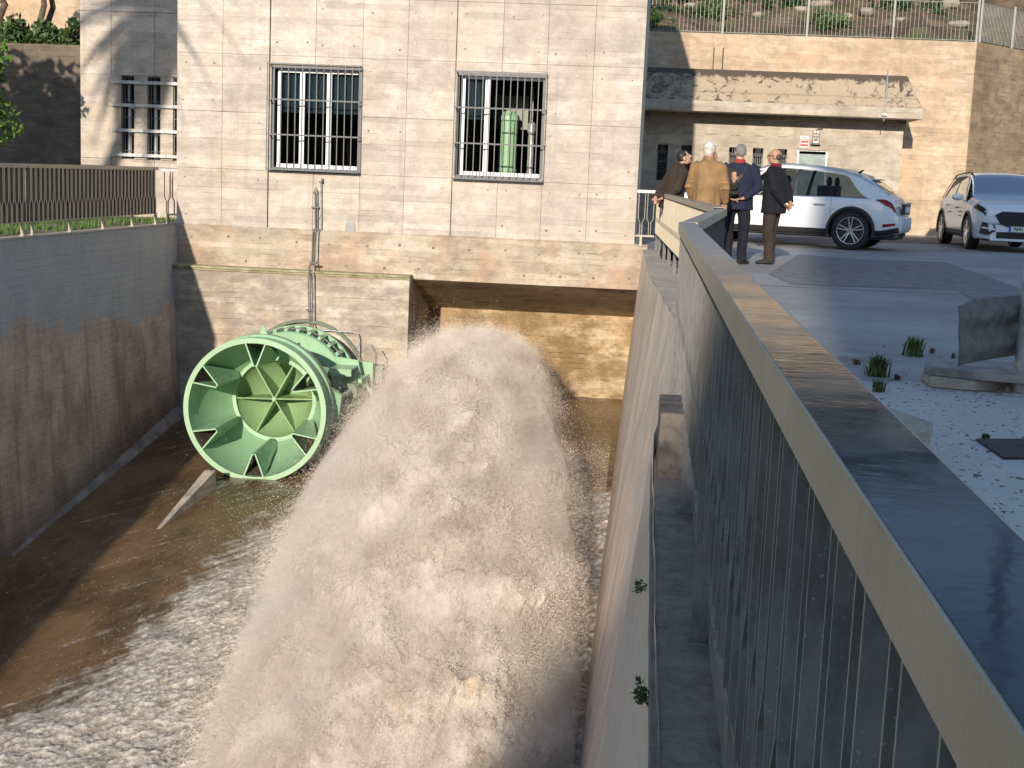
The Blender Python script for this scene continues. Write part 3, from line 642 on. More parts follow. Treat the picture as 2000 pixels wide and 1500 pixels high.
inner = np.clip(d/.9, 0, 1)
fl = ((X*.77-Yg*.64)*1.25, (X*.64+Yg*.77)*.55)
ridge = fbm(fl[0]*6.5, fl[1]*6., 0, 5)*1.5+.3; fine = fbm(X*17, Yg*14, 5, 4)
big = fbm(X*.9, Yg*.9, 9, 3)
Z = np.vectorize(zf)(Yg) + .015*fbm(X*2.2, Yg*1.4, 7, 3)*(1-mask) + mask*(.03 + inner*.07 + inner*.10*big + (.012+.026*inner)*ridge*mask + .03*fine*inner)
me = grid_mesh('channel_water', np.stack([X, Yg, Z], -1)[::-1], {'foam': mask[::-1], 'crest': (ridge*.3+fine*.7)[::-1], 'streak': fbm(fl[0]*7, fl[1]*1.6, 2.2, 5)[::-1]})
m = M('muddy_water', .12); f = m.attr('foam'); cr_ = m.attr('crest')
brown = m.mix(m.ramp(m.noise(1.1, 6, m.scale((1.2, .6, 1))), .35, .65), (.085, .05, .023), (.18, .11, .052))
foamc = m.mix(m.ramp(m.math('ADD', cr_, m.math('MULTIPLY', m.noise(14, 6, rough=.75), .8)), .25, .85), (.36, .30, .25), (.86, .79, .70))
br = m.noise(7., 8, m.scale((1, .8, 1)), rough=.78, dist=.8); fm = m.ramp(m.math('ADD', m.math('ADD', f, m.math('MULTIPLY', m.attr('streak'), .7)), m.math('MULTIPLY', m.math('SUBTRACT', br, .5), 1.5)), .1, .95)
m.set('Roughness', m.ramp(fm, 0., 1., .07, .85)); m.bump(m.noise(5, 6, m.scale((1.6, .6, 1)), rough=.6), .03, .8); m.bump(m.math('MULTIPLY', m.noise(20, 5, rough=.7), fm), .03)
obj('channel_water', me, m.col(m.mix(fm, brown, foamc)), kind='structure')
# low guide wall under the valve
p0, p1 = G(303, 1032, -3.9), G(392, 922, -3.42)
m = MB(); a = Vector((p0.x, p0.y, 0)); b_ = Vector((p1.x, p1.y, 0)); s_ = Vector((.16, .02, 0)); b2 = b_+(b_-a)*.1
m.hexa([a+Vector((0, 0, -4.2)), a+s_*.3+Vector((0, 0, -4.2)), b2+s_+Vector((0, 0, -4.2)), b2+Vector((0, 0, -4.2)), a+Vector((0, 0, -3.93)), a+s_*.3+Vector((0, 0, -3.93)), b2+s_+Vector((0, 0, -3.42)), b2+Vector((0, 0, -3.42))])
tag(obj('guide_wall', m, MT['block'], None), 'low wedge shaped concrete guide wall rising from the brown water below the valve', 'low wall')

# ------------------------------------------------------------------ the spray
def axis(d): return -2.72+.052*d, 23.6-d, -2.39-.0205*d**2
RD, RR = [0, 1.6, 3.6, 5.6, 7.6, 10.6, 14], [.93, 1.0, 1.19, 1.37, 1.5, 1.52, 1.5]
nu, nv = 420, 520
dd, th_ = np.meshgrid(np.linspace(0, 13.6, nu), np.linspace(0, 2*math.pi, nv), indexing='ij')
def surf(dd, th_, extra=0.):
    ax, ay, az = axis(dd); r = np.interp(dd, RD, RR)
    sh = 1+.05*np.sin(3*th_+dd*.5)
    cx, sx_ = np.cos(th_), np.sin(th_); px, py, pz = ax+r*sh*cx, ay, az+r*sh*sx_
    amp = .04+.015*dd
    n1 = fbm(px*1.1, py*.55, pz*1.1+4, 4); n2 = fbm(px*3.6, py*1.4, pz*3.0, 5)+.3; n3 = fbm(px*12, py*7, pz*12, 3)
    off = amp*2.0*n1+amp*1.1*(n2-.3)+.06*n3*np.clip(dd*.4, .3, 1)
    rr_ = r*sh+off+extra
    return ax+rr_*cx, ay+0*cx, az+rr_*sx_, n1, n2
x, y, z, n1, n2 = surf(dd, th_)
z = np.maximum(z, zf(y)-.25)
me = grid_mesh('water_spray', np.stack([x, y, z], -1), {'lump': n1*.6+n2*.4})
m = M('spray_water', .95, spec=.15)
c1 = m.ramp(m.noise(2.1, 6, m.scale((1, .7, 1)), rough=.68), .34, .66); c2 = m.noise(22, 4, m.scale((1.3, .7, .8)), rough=.7)
k = m.mix(c1, (.43, .345, .275), (.82, .74, .65)); k = m.mix(m.ramp(m.noise(1.3, 7, rough=.7), .56, .68, 0., .6), k, (.70, .53, .33))
k = m.mix(m.ramp(m.noise(1.9, 7, rough=.72), .6, .74, 0., .75), k, (.38, .28, .21)); k = m.mix(.5, k, m.mix(c2, (.1,)*3, (.9,)*3), 'OVERLAY')
m.bump(c2, .006); m.bump(m.noise(7, 4, rough=.6), .02)
spray_mat = m.col(k)
m = M('spray_drops', .9, spec=.15); k = m.mix(m.ramp(m.noise(2.1, 6, m.scale((1, .7, 1)), rough=.68), .34, .66), (.56, .465, .38), (.92, .84, .745))
k = m.mix(m.ramp(m.noise(1.3, 7, rough=.7), .58, .68, 0., .6), k, (.90, .72, .48)); k = m.mix(m.ramp(m.noise(1.9, 7, rough=.72), .6, .72, 0., .7), k, (.34, .24, .17)); drop_mat = m.col(k)
def points_object(name, P, Rr, mat, base=None, basemat=None):
    me = bpy.data.meshes.new(name); me.vertices.add(len(P)); me.vertices.foreach_set('co', P.reshape(-1).astype(np.float32))
    at = me.attributes.new('rad', 'FLOAT', 'POINT'); at.data.foreach_set('value', Rr.astype(np.float32)); me.update()
    o = bpy.data.objects.new(name, me); C.objects.link(o); me.materials.append(mat)
    ng = bpy.data.node_groups.new(name+'_drops', 'GeometryNodeTree'); ng.interface.new_socket('Geometry', in_out='INPUT', socket_type='NodeSocketGeometry'); ng.interface.new_socket('Geometry', in_out='OUTPUT', socket_type='NodeSocketGeometry')
    i = ng.nodes.new('NodeGroupInput'); q = ng.nodes.new('NodeGroupOutput'); mp = ng.nodes.new('GeometryNodeMeshToPoints'); na = ng.nodes.new('GeometryNodeInputNamedAttribute'); na.data_type = 'FLOAT'; na.inputs[0].default_value = 'rad'
    sm = ng.nodes.new('GeometryNodeSetMaterial'); sm.inputs['Material'].default_value = mat
    ng.links.new(i.outputs[0], mp.inputs[0]); ng.links.new(na.outputs[0], mp.inputs['Radius']); ng.links.new(mp.outputs[0], sm.inputs[0]); ng.links.new(sm.outputs[0], q.inputs[0])
    md = o.modifiers.new('drops', 'NODES'); md.node_group = ng; return o
sp = obj('water_spray', me, spray_mat, kind='stuff', label='broad sand coloured jet of spraying water bursting from the wall recess', cat='water spray')
rs_ = np.random.RandomState(21)
N = 1900000
d_ = rs_.uniform(.15, 13.4, N); th2 = rs_.uniform(-.35, math.pi+.35, N)
sig = (.035+.014*d_)*(1+.5*(np.cos(th2) < 0)*np.clip(-np.cos(th2), 0, 1))
far = rs_.uniform(size=N) < .28
off = np.where(far, .02+rs_.exponential(1, N)*sig*1.7, rs_.exponential(1, N)*sig*.9-.02)
ex = fbm(d_*1.3, th2*3, 3.3, 3); off = off*(1+1.3*ex)
x, y, z, _, _ = surf(d_, th2, off); y = y+rs_.normal(size=N)*.05
P = np.stack([x, y, z], -1); rad = rs_.uniform(.0013, .0037, N)*np.where(far, .65, 1.)
ok = (z > zf(y)-.05) & (x < -.42) & ((x > np.interp(y, fby, fbx)-.15) | (off < .4)) & ((x > np.interp(y, fby, fbx)-.1) | (z > zf(y)+.35) | (rs_.uniform(size=N) < .1)) & ((off < .45) | (rs_.uniform(size=N) < .3)); P = P[ok]; rad = rad[ok]
# splash above the foam
N2 = 170000; ys_ = rs_.uniform(10.5, 22.3, N2); bb = np.interp(ys_, fby, fbx); xs_ = bb+.1+(rs_.uniform(size=N2)**.55)*(-.5-bb)
zz = zf(ys_)+.1+rs_.exponential(.11, N2)*np.clip((xs_-bb)*.8, .15, 1.5); P2 = np.stack([xs_, ys_, zz], -1); r2 = rs_.uniform(.0010, .0027, N2)
dr = points_object('spray_droplets', np.concatenate([P, P2]), np.concatenate([rad, r2]), drop_mat); dr.parent = sp; dr['kind'] = 'stuff'
dm, tm = np.meshgrid(np.linspace(.4, 12.6, 90), np.linspace(0, 2*math.pi, 97), indexing='ij')
def mist_surf(dm, tm):
    ax, ay, az = axis(dm); r_ = np.interp(dm, RD, RR); cx, sx_ = np.cos(tm), np.sin(tm)
    rr_ = r_+.03+.022*dm+.022*dm*np.clip(-cx, 0, 1)+fbm(dm*1.1+cx*2.4, sx_*2.4, cx*1.3, 4)*(.05+.022*dm)
    x = ax+rr_*cx; z = az+rr_*sx_; return np.minimum(x, -.42+0*x), ay+0*cx, np.maximum(z, zf(ay+0*cx)-.3)
x, y, z = mist_surf(dm, tm); Vm = np.stack([x, y, z], -1)[:, :-1].reshape(-1, 3); nn, kk = 90, 96
Fm = [(i*kk+j, i*kk+(j+1) % kk, (i+1)*kk+(j+1) % kk, (i+1)*kk+j) for i in range(nn-1) for j in range(kk)]+[tuple(range(kk))[::-1], tuple((nn-1)*kk+j for j in range(kk))]
me = bpy.data.meshes.new('spray_mist'); me.from_pydata(Vm.tolist(), [], Fm)
mv = bpy.data.materials.new('mist_volume'); mv.use_nodes = True; tv = mv.node_tree; tv.nodes.remove(tv.nodes['Principled BSDF']); pv = tv.nodes.new('ShaderNodeVolumePrincipled'); pv.inputs['Color'].default_value = (1, .96, .92, 1); pv.inputs['Density'].default_value = .75; pv.inputs['Anisotropy'].default_value = 0.
tv.links.new(pv.outputs[0], tv.nodes['Material Output'].inputs['Volume'])
mo = obj('spray_mist', me, mv, None); mo.parent = sp; mo['kind'] = 'stuff'

# ------------------------------------------------------------------ fixed cone valve with its hood
HX, HZ = -5.86, -2.57; VY = 20.5
vt = thing('cone_valve', 'big pale green cone valve with a round hood and six V shaped vanes', 'valve', (HX, VY, HZ)); vt.scale = (1.045, 1.0, 1.045)
def vpart(nm, mb, mat, **kw): return part(nm, mb, MT[mat], vt, **kw)
RO = 1.075
m = MB(); m.lathe([(RO-.075, 0), (RO, 0), (RO, .10), (RO-.02, .12), (RO-.02, .34), (RO+.015, .36), (RO+.015, .50), (RO-.07, .72), (RO-.09, .74)], (0, 0, 0), n=96)
vpart('hood_shell', m, 'green', smooth=True)
m = MB(); m.lathe([(RO, -.012), (RO, -.001), (RO-.076, -.001), (RO-.076, -.012)], (0, 0, 0), n=96, closed=True); vpart('hood_rim', m, 'greenring', smooth=True)
m = MB(); m.lathe([(RO-.08, .001), (RO-.10, .35), (.80, .92), (.665, 1.12)], (0, 0, 0), n=96); vpart('hood_lining', m, 'green', smooth='full')
m = MB(); m.lathe([(RO-.06, .60), (RO-.08, .64), (.86, .98), (.72, 1.2), (.70, 2.3)], (0, 0, 0), n=72); vpart('hood_cone', m, 'greengrey', smooth=True)
for k in range(6):   # V vanes
    a = math.radians(90+60*k); er, et = Vector((math.cos(a), 0, math.sin(a))), Vector((-math.sin(a), 0, math.cos(a)))
    Rf, ap, hw = RO-.078, .655, .15
    A1, A2, B = er*Rf+et*hw, er*Rf-et*hw, er*ap
    Rb = .70; hb = .075
    C1, C2, D = er*Rb+et*hb+Vector((0, 1.06, 0)), er*Rb-et*hb+Vector((0, 1.06, 0)), er*.60+Vector((0, 1.02, 0))
    m = MB(); tk = .011
    for s_, (p, q) in ((1, (A1, C1)), (-1, (A2, C2))):
        o_ = et*s_*tk+er*.0
        m.hexa([B+et*s_*.016, D+et*s_*.012, D+et*s_*.012+o_, B+et*s_*.016+o_, p, q, q+o_, p+o_])
    m.hexa([B-et*.027, D-et*.023, D+et*.023, B+et*.027, B-et*.027+er*.014, D-et*.02+er*.014, D+et*.02+er*.014, B+et*.027+er*.014])
    vpart('vane', m, 'green')
    m = MB(); q_ = -er*.012; m.add([A1+q_+Vector((0, .02, 0)), A2+q_+Vector((0, .02, 0)), C2+q_, C1+q_], [(0, 1, 2, 3)]); vpart('vane_shade', m, 'vaneshade')  # dark sheet stands for the shade inside the open V
    e_ = MB(); 
    for s_, p in ((1, A1), (-1, A2)): e_.bar(B+et*s_*.02+Vector((0, -.004, 0)), p+Vector((0, -.004, 0)), .008, .02)
    vpart('vane_edge', e_, 'greenring')
m = MB(); m.lathe([(.605, 1.16), (.605, 1.13), (.69, 1.13), (.69, 1.2), (.605, 1.2)], (0, 0, 0), n=72); vpart('seat_ring', m, 'greenring', smooth=True)
for k in range(36):
    a = 2*math.pi*k/36
    if k == 0: m = MB(); m.lathe([(0, -.012), (.011, -.012), (.011, .003)], (0, 0, 0), n=6); me_b = m.mesh('bolt'); me_b.materials.append(MT['greenring'])
    o = bpy.data.objects.new('bolt', me_b); C.objects.link(o); o.parent = vt; o.location = (.648*math.cos(a), 1.13, .648*math.sin(a))
m = MB(); m.lathe([(.606, 1.16), (.60, 1.22), (.45, 1.42), (.25, 1.56), (.05, 1.64), (0, 1.65)], (0, 0, 0), n=72); vpart('cone', m, 'greenstar', smooth='full')
for k in range(6):
    a = math.radians(60*k+2); er = Vector((math.cos(a), 0, math.sin(a))); et = Vector((-math.sin(a), 0, math.cos(a))); m = MB(); t_ = .011
    P_ = [(.03, 1.14), (.602, 1.17), (.60, 1.23), (.45, 1.43), (.25, 1.57), (.03, 1.64)]
    vs_ = [er*r+Vector((0, y, 0))+et*s_*t_ for s_ in (1, -1) for r, y in P_]
    m.add(vs_, [(0, 1, 2, 3, 4, 5), (11, 10, 9, 8, 7, 6)] + [(i, (i+1) % 6, 6+(i+1) % 6, 6+i) for i in range(6)]); vpart('rib', m, 'greenstar')
m = MB(); m.lathe([(0, 1.11), (.032, 1.11), (.032, 1.6)], (0, 0, 0), n=16); vpart('hub', m, 'greenring', smooth=True)
# body behind the hood
m = MB(); m.lathe([(.70, 1.2), (.70, 1.7), (.74, 1.72), (.74, 2.05), (.70, 2.07), (.70, 3.3)], (0, 0, 0), n=64); vpart('valve_body', m, 'greengrey', smooth=True)
m = MB(); m.lathe([(.71, 2.05), (.93, 2.05), (.95, 2.07), (.95, 2.20), (.93, 2.22), (.71, 2.22)], (0, 0, 0), n=72); vpart('front_flange', m, 'green', smooth=True)
m = MB(); m.lathe([(.71, 2.62), (1.0, 2.62), (1.0, 2.72), (.71, 2.72)], (0, 0, 0), n=72); vpart('wall_flange', m, 'green', smooth=True)
m = MB(); m.lathe([(1.0, 3.10), (1.05, 3.13), (1.05, 3.19)], (0, 0, 0), n=40); vpart('wall_collar', m, 'greengrey')
bm_ = MB(); bm_.box(-.035, .035, 0, .40, -.03, .035); bm_.lathe([(0, -.05), (.03, -.05), (.03, .0)], (0, 0, 0), n=6); meb = bm_.mesh('flange_bolt'); meb.materials.append(MT['green'])
for k in range(32):
    a = 2*math.pi*(k+.5)/32; o = bpy.data.objects.new('flange_bolt', meb); C.objects.link(o); o.parent = vt; o.location = (.955*math.cos(a), 2.22, .955*math.sin(a)); o.rotation_euler = (0, -a, 0)
m = MB(); m.tube([(.98*math.cos(a), 2.3, .98*math.sin(a)) for a in np.linspace(.45, 2.4, 22)], .014); vpart('hose', m, 'galv', smooth=True)
m = MB(); m.lathe([(.0, 0), (.06, 0), (.06, .02), (0, .02)], (0, 0, 0), n=16)
m = MB(); m.hexa([(-.06, .45, RO), (.06, .45, RO), (.06, .475, RO), (-.06, .475, RO), (-.02, .45, RO+.13), (.02, .45, RO+.13), (.02, .475, RO+.13), (-.02, .475, RO+.13)]); vpart('lifting_lug', m, 'green')
# notch plate on the outside of the hood
for a_ in (32,):
    a = math.radians(a_); er = Vector((math.cos(a), 0, math.sin(a))); et = Vector((-math.sin(a), 0, math.cos(a)))
    m = MB(); B_ = er*(RO-.05); m.add([B_+et*.14+Vector((0, .36, 0)), B_-et*.14+Vector((0, .36, 0)), er*(RO+.05)+Vector((0, .72, 0))+et*.0, er*.88+et*.16+Vector((0, .95, 0)), er*.88-et*.16+Vector((0, .95, 0))], [(0, 1, 2), (0, 2, 3), (1, 4, 2), (2, 4, 3)]); vpart('gusset', m, 'green')
# actuator on the right hand side
for s_, nm in ((1, 'actuator'),):
    ax_ = Vector((1.10, 1.95, .12))
    m = MB(); m.loft([ax_+Vector((0, -.42, -.0)), ax_+Vector((0, -.40, 0)), ax_+Vector((0, .1, 0)), ax_+Vector((0, .62, 0)), ax_+Vector((0, .64, 0))], [.05, .115, .105, .105, .05], ref=(0, 0, 1), n=20); vpart('cylinder', m, 'green', smooth=True)
    m = MB(); m.loft([ax_+Vector((0, -.44, 0)), ax_+Vector((0, -.38, 0))], [.13, .13], ref=(0, 0, 1), n=20); m.loft([ax_+Vector((0, .3, 0)), ax_+Vector((0, .36, 0))], [.125, .125], ref=(0, 0, 1), n=20); vpart('clamp_ring', m, 'greengrey', smooth=True)
    m = MB(); m.loft([ax_+Vector((0, -1.25, 0)), ax_+Vector((0, -.4, 0))], [.045, .045], ref=(0, 0, 1), n=14); vpart('piston_rod', m, 'galv_light', smooth=True)
    m = MB(); m.hexa([(1.0, .52, -.25), (1.13, .60, -.16), (1.13, .72, -.16), (1.0, .74, -.25), (1.0, .52, .30), (1.17, .62, .2), (1.17, .72, .2), (1.0, .74, .3)]); vpart('rod_bracket', m, 'green')
    m = MB(); m.box(.78, 1.12, 1.55, 2.06, .44, .47); m.box(.78, 1.12, 1.53, 1.56, .36, .47); m.hexa([(.8, 2.06, .2), (1.2, 2.06, .2), (1.2, 2.1, .2), (.8, 2.1, .2), (.7, 2.06, .6), (1.12, 2.06, .55), (1.12, 2.1, .55), (.7, 2.1, .6)]); vpart('cover_plate', m, 'green')
    m = MB(); m.box(1.02, 1.32, 2.3, 2.36, -.22, .50); m.box(.9, 1.3, 1.9, 2.5, -.2, -.16); m.box(1.2, 1.26, 1.7, 2.4, .24, .30); vpart('mounting_frame', m, 'green')
    m = MB(); m.box(1.17, 1.45, 2.45, 2.75, .12, .42); vpart('junction_box', m, 'greengrey', bevel=.01)
    m = MB(); m.tube([(1.46, 2.6, .36), (1.6, 2.6, .36), (1.64, 2.6, .32), (1.64, 2.6, -.1)], .014); m.tube([(1.33, 2.5, .42), (1.33, 2.5, .62), (1.24, 2.55, .75)], .012); vpart('conduit', m, 'galv', smooth=True)
m = MB(); m.box(-.4, .4, .9, 3.1, -1.12, -1.0); vpart('saddle', m, 'greengrey')

# ------------------------------------------------------------------ railings
def slat_mesh(kind, z1, z0, dx=.038, depth=.072, th=.005, mats=('galv', 'slat_edge'), flange=0.):
    zk1, zk0 = z0+(z1-z0)*.40, z0+(z1-z0)*.29; zs_ = [z1, zk1, zk0, z0]; off = [0, 0, dx*kind, dx*kind]; m = MB()
    for z, o in zip(zs_, off): m.v += [(o-th/2, -depth/2, z), (o+th/2, -depth/2, z), (o+th/2, depth/2, z), (o-th/2, depth/2, z)]
    m.f = [(0, 1, 2, 3), (15, 14, 13, 12)] + [(4*i+k, 4*i+4+k, 4*i+4+(k+1) % 4, 4*i+(k+1) % 4) for i in range(3) for k in range(4)]
    nf = len(m.f)
    if flange:
        for z_, z2, o1, o2 in zip(zs_[1:], zs_[:-1], off[1:], off[:-1]):
            m.hexa([(o1-flange, -depth/2-.003, z_), (o1+.004, -depth/2-.003, z_), (o1+.004, -depth/2-.0005, z_), (o1-flange, -depth/2-.0005, z_), (o2-flange, -depth/2-.003, z2), (o2+.004, -depth/2-.003, z2), (o2+.004, -depth/2-.0005, z2), (o2-flange, -depth/2-.0005, z2)])
    me = m.mesh('slat'); me.materials.append(MT[mats[0]]); me.materials.append(MT[mats[1]])
    for i, p in enumerate(me.polygons):
        if i >= nf or (abs(p.normal.y) > .7): p.material_index = 1
    return me
SM = {}
def rail_run(t, a, b, ztop, zbot, period=.15, cop=.087, piece=2.7, post_to=-.1, posts=1.5, side=1, slat_kw={}, coping_mat='coping', post_mat='galv', skip=0., ends=(0, 0)):
    """a, b: plan points; slats run between; local frame along the run"""
    a = Vector((*a, 0)); b = Vector((*b, 0)); d = (b-a); L = d.length; d.normalize(); nrm = Vector((-d.y, d.x, 0)); ang = math.atan2(d.y, d.x)
    Mt = Matrix.Translation(a) @ Matrix.Rotation(ang, 4, 'Z')
    def add(nm, mb, mat, bevel=0):
        o = obj(nm, mb, MT[mat], None, bevel=bevel); o.parent = t; o.matrix_local = Matrix.Translation(-t.location) @ Mt; return o
    npc = max(1, round(L/piece)); pl = L/npc
    for i in range(npc):
        x0, x1 = i*pl+.0015, (i+1)*pl-.0015
        if i == 0: x0 -= ends[0]
        if i == npc-1: x1 += ends[1]
        dz = R.uniform(-.001, .001)
        add('coping', MB().box(x0, x1, -cop/2+.003, cop/2-.003, ztop-.006, ztop+dz), coping_mat)
        for s_ in (-1, 1): add('fascia', MB().box(x0, x1, min(s_*cop/2, s_*(cop/2-.003)), max(s_*cop/2, s_*(cop/2-.003)), ztop-.056, ztop-.001+dz), 'cream')
        add('bottom_rail', MB().box(x0, x1, -.03, .03, zbot-.012, zbot), post_mat)
    key = (ztop, zbot)
    if key not in SM: SM[key] = [slat_mesh(k, ztop-.03, zbot, **slat_kw) for k in (-1, 1)]
    n = int((L-.04)/period)
    for k in range(n):
        for q in (0, 1):
            xx = .02+period*(k+.5)+(-.02 if q == 0 else .02)
            if xx < skip: continue
            o = bpy.data.objects.new('slat', SM[key][q]); C.objects.link(o); o.parent = t
            o.matrix_local = Matrix.Translation(-t.location) @ Mt @ Matrix.Translation((xx, R.uniform(-.001, .001), 0)) @ Matrix.Rotation(R.uniform(-.01, .01), 4, 'Z')
    np_ = int(L/posts)+1
    for k in range(np_):
        xx = min(.2+k*posts, L-.05)
        pb = MB().box(xx-.006, xx+.006, -.025, .02, post_to, zbot-.012).box(xx-.03, xx+.03, -.025, .04, post_to, post_to+.006)
        for q in ((-.022, .03), (.022, .03)): pb.box(xx+q[0]-.006, xx+q[0]+.006, q[1]-.006, q[1]+.006, post_to+.01, post_to+.022)
        add('post', pb, post_mat)
ZT = .985
near = thing('near_railing', 'long slatted steel railing in the right foreground with a glossy coping', 'railing', (.205, 3, 0), group=None)
xr = .205
P2, P1, P0 = (xr+.0, 7.35), (.60, 11.6), (.16, 23.95)
rail_run(near, (xr, -.9), P2, ZT, .36, post_to=-.09, ends=(0, .02))
rail_run(near, (P2[0]+.02, P2[1]+.1), P1, ZT, .36, post_to=0, ends=(.08, .03))
farr = thing('far_railing', 'railing tinted sunlit cream between the bend and the powerhouse corner, above the right channel wall', 'railing', (.3, 18, 0))
rail_run(farr, (P1[0]-.02, P1[1]+.1), P0, ZT+.01, .30, post_to=0, ends=(.0, .02), period=.15, slat_kw=dict(mats=('cream', 'cream')))  # slats coloured cream to stand for warm sunlight on galvanised steel
gapr = thing('gap_railing', 'short open railing of bottle shaped bars against the right corner of the powerhouse', 'railing', (0, FY, 0))
def open_bay(t, xA, xB, y, zt, zb, zg):
    part_ = lambda nm, mb, mat: (lambda o: (setattr(o, 'parent', t), setattr(o, 'matrix_local', Matrix.Translation(-t.location)), o)[2])(obj(nm, mb, MT[mat], None))
    part_('top_rail', MB().box(xA, xB, y-.043, y+.043, zt-.05, zt), 'whitemetal'); part_('bottom_rail', MB().box(xA, xB, y-.03, y+.03, zb-.03, zb), 'cream')
    k = 0; x = xA+.035
    while x < xB-.01:
        me = slat_mesh(1 if k % 2 == 0 else -1, zt-.05, zb, dx=.036, depth=.05, th=.008); me.materials.clear(); me.materials.append(MT['cream'])
        o = bpy.data.objects.new('bar', me); C.objects.link(o); o.parent = t; o.location = (x-t.location.x, y-t.location.y, -t.location.z); x += .108 if k % 2 == 0 else .042; k += 1
    part_('post', MB().box(xA+.08, xA+.12, y-.03, y+.03, zg, zb-.03), 'cream')
open_bay(gapr, -.205, .12, FY+.0-.06, ZT+.03, .25, .052)
leftr = thing('left_railing', 'weathered slatted steel railing along the top of the left channel wall', 'railing', (-8.8, 18, 0))
LR = lambda y: interp(CREST_L, y)-.22
rail_run(leftr, (LR(13.2), 13.2), (LR(18.5), 18.5), 1.055, .26, period=.15, post_to=.058, posts=1.25, post_mat='cream', coping_mat='cream', slat_kw=dict(depth=.085, mats=('slat_brown', 'cream'), flange=.022))  # cream flanges stand for the bright stripes of light on the slats
rail_run(leftr, (LR(18.5), 18.52), (-8.55, 23.6), 1.055, .26, period=.15, post_to=.058, posts=1.25, post_mat='cream', coping_mat='cream', slat_kw=dict(depth=.085, mats=('slat_brown', 'cream'), flange=.022))
leftgap = thing('gap_railing', 'short open railing of bottle shaped bars at the left corner of the powerhouse', 'railing', (-8.4, 24, 0))
open_bay(leftgap, -8.62, -8.34, 24.1, 1.03, .24, 0.0)

# ------------------------------------------------------------------ annex on the right with its canopy
AY, RY = 37.0, 38.4
an = thing('annex', 'low pale concrete annex with six slot windows and a grey door behind the people', 'building', (3, AY, 0))
ax1 = W(1761, 300, AY).x; az = W(1500, 225, AY).z+.15
wins = [W(1293+46.5*k, 320, AY).x for k in range(6)]; wz1, wz0 = W(1400, 286, AY).z, W(1400, 357, AY).z
dx0, dx1, dz1 = W(1558, 292, AY).x, W(1618, 292, AY).x, W(1590, 292, AY).z
m = MB(); cuts = [(x-.135, x+.135) for x in wins]
m.box(-1.2, ax1, AY, AY+.3, wz1, az)
ed = [-1.2]+[v for c in cuts for v in c]+[dx0]
for i in range(0, len(ed), 2): m.box(ed[i], ed[i+1], AY, AY+.3, 0, wz1)
for c in cuts: m.box(c[0], c[1], AY, AY+.3, 0, wz0)
m.box(dx0, dx1, AY, AY+.3, dz1, wz1) if dz1 < wz1 else None
m.box(dx1, ax1, AY, AY+.3, 0, wz1)
m.box(ax1-.3, ax1-.001, AY+.3, RY+.05, 0, az); m.box(-1.2, ax1-.31, AY+.9, AY+.95, 0, az-.1)
obj('wall', m, MT['pale'], an)
for x in wins:
    f = MB()
    f.box(x-.135, x+.135, AY+.06, AY+.12, wz1-.22, wz1-.19); f.box(x-.135, x+.135, AY+.06, AY+.12, wz0, wz0+.03)
    for q in (-.12, .12): f.box(x+q-.02, x+q+.02, AY+.06, AY+.12, wz0+.03, wz1-.22)
    for z in (wz0+.5, wz0+1.0): f.box(x-.1, x+.1, AY+.061, AY+.115, z-.02, z+.02)
    wd = obj('window', f, MT['darkmetal'], an); obj('pane', MB().box(x-.1, x+.1, AY+.085, AY+.09, wz0+.03, wz1-.22), MT['glass'], wd)
    g_ = MB(); g_.box(x-.135, x+.135, AY-.01, AY+.01, wz1-.16, wz1-.145)
    for q in (-.05, 0.0, .05): g_.box(x+q-.006, x+q+.006, AY-.01, AY+.01, wz0, wz1)
    for z in (wz0+.25, wz0+.75, wz0+1.25): g_.box(x-.135, x+.135, AY-.012, AY+.008, z-.008, z+.008)
    obj('guard', g_, MT['darkmetal'], wd)
m = MB(); m.box(dx0, dx0+.05, AY+.05, AY+.2, 0, dz1); m.box(dx1-.05, dx1, AY+.05, AY+.2, 0, dz1); m.box(dx0+.05, dx1-.05, AY+.05, AY+.2, dz1-.05, dz1)
dr_ = obj('door', MB().box(dx0+.05, dx1-.05, AY+.1, AY+.14, 0, dz1-.12), plain('grey_green_door', (.20, .25, .24), .4, .3, .25, 8), an); obj('door_frame', m, MT['galv_light'], dr_); obj('handle', MB().box(dx1-.16, dx1-.1, AY+.05, AY+.1, 1.0, 1.04), MT['chrome'], dr_)
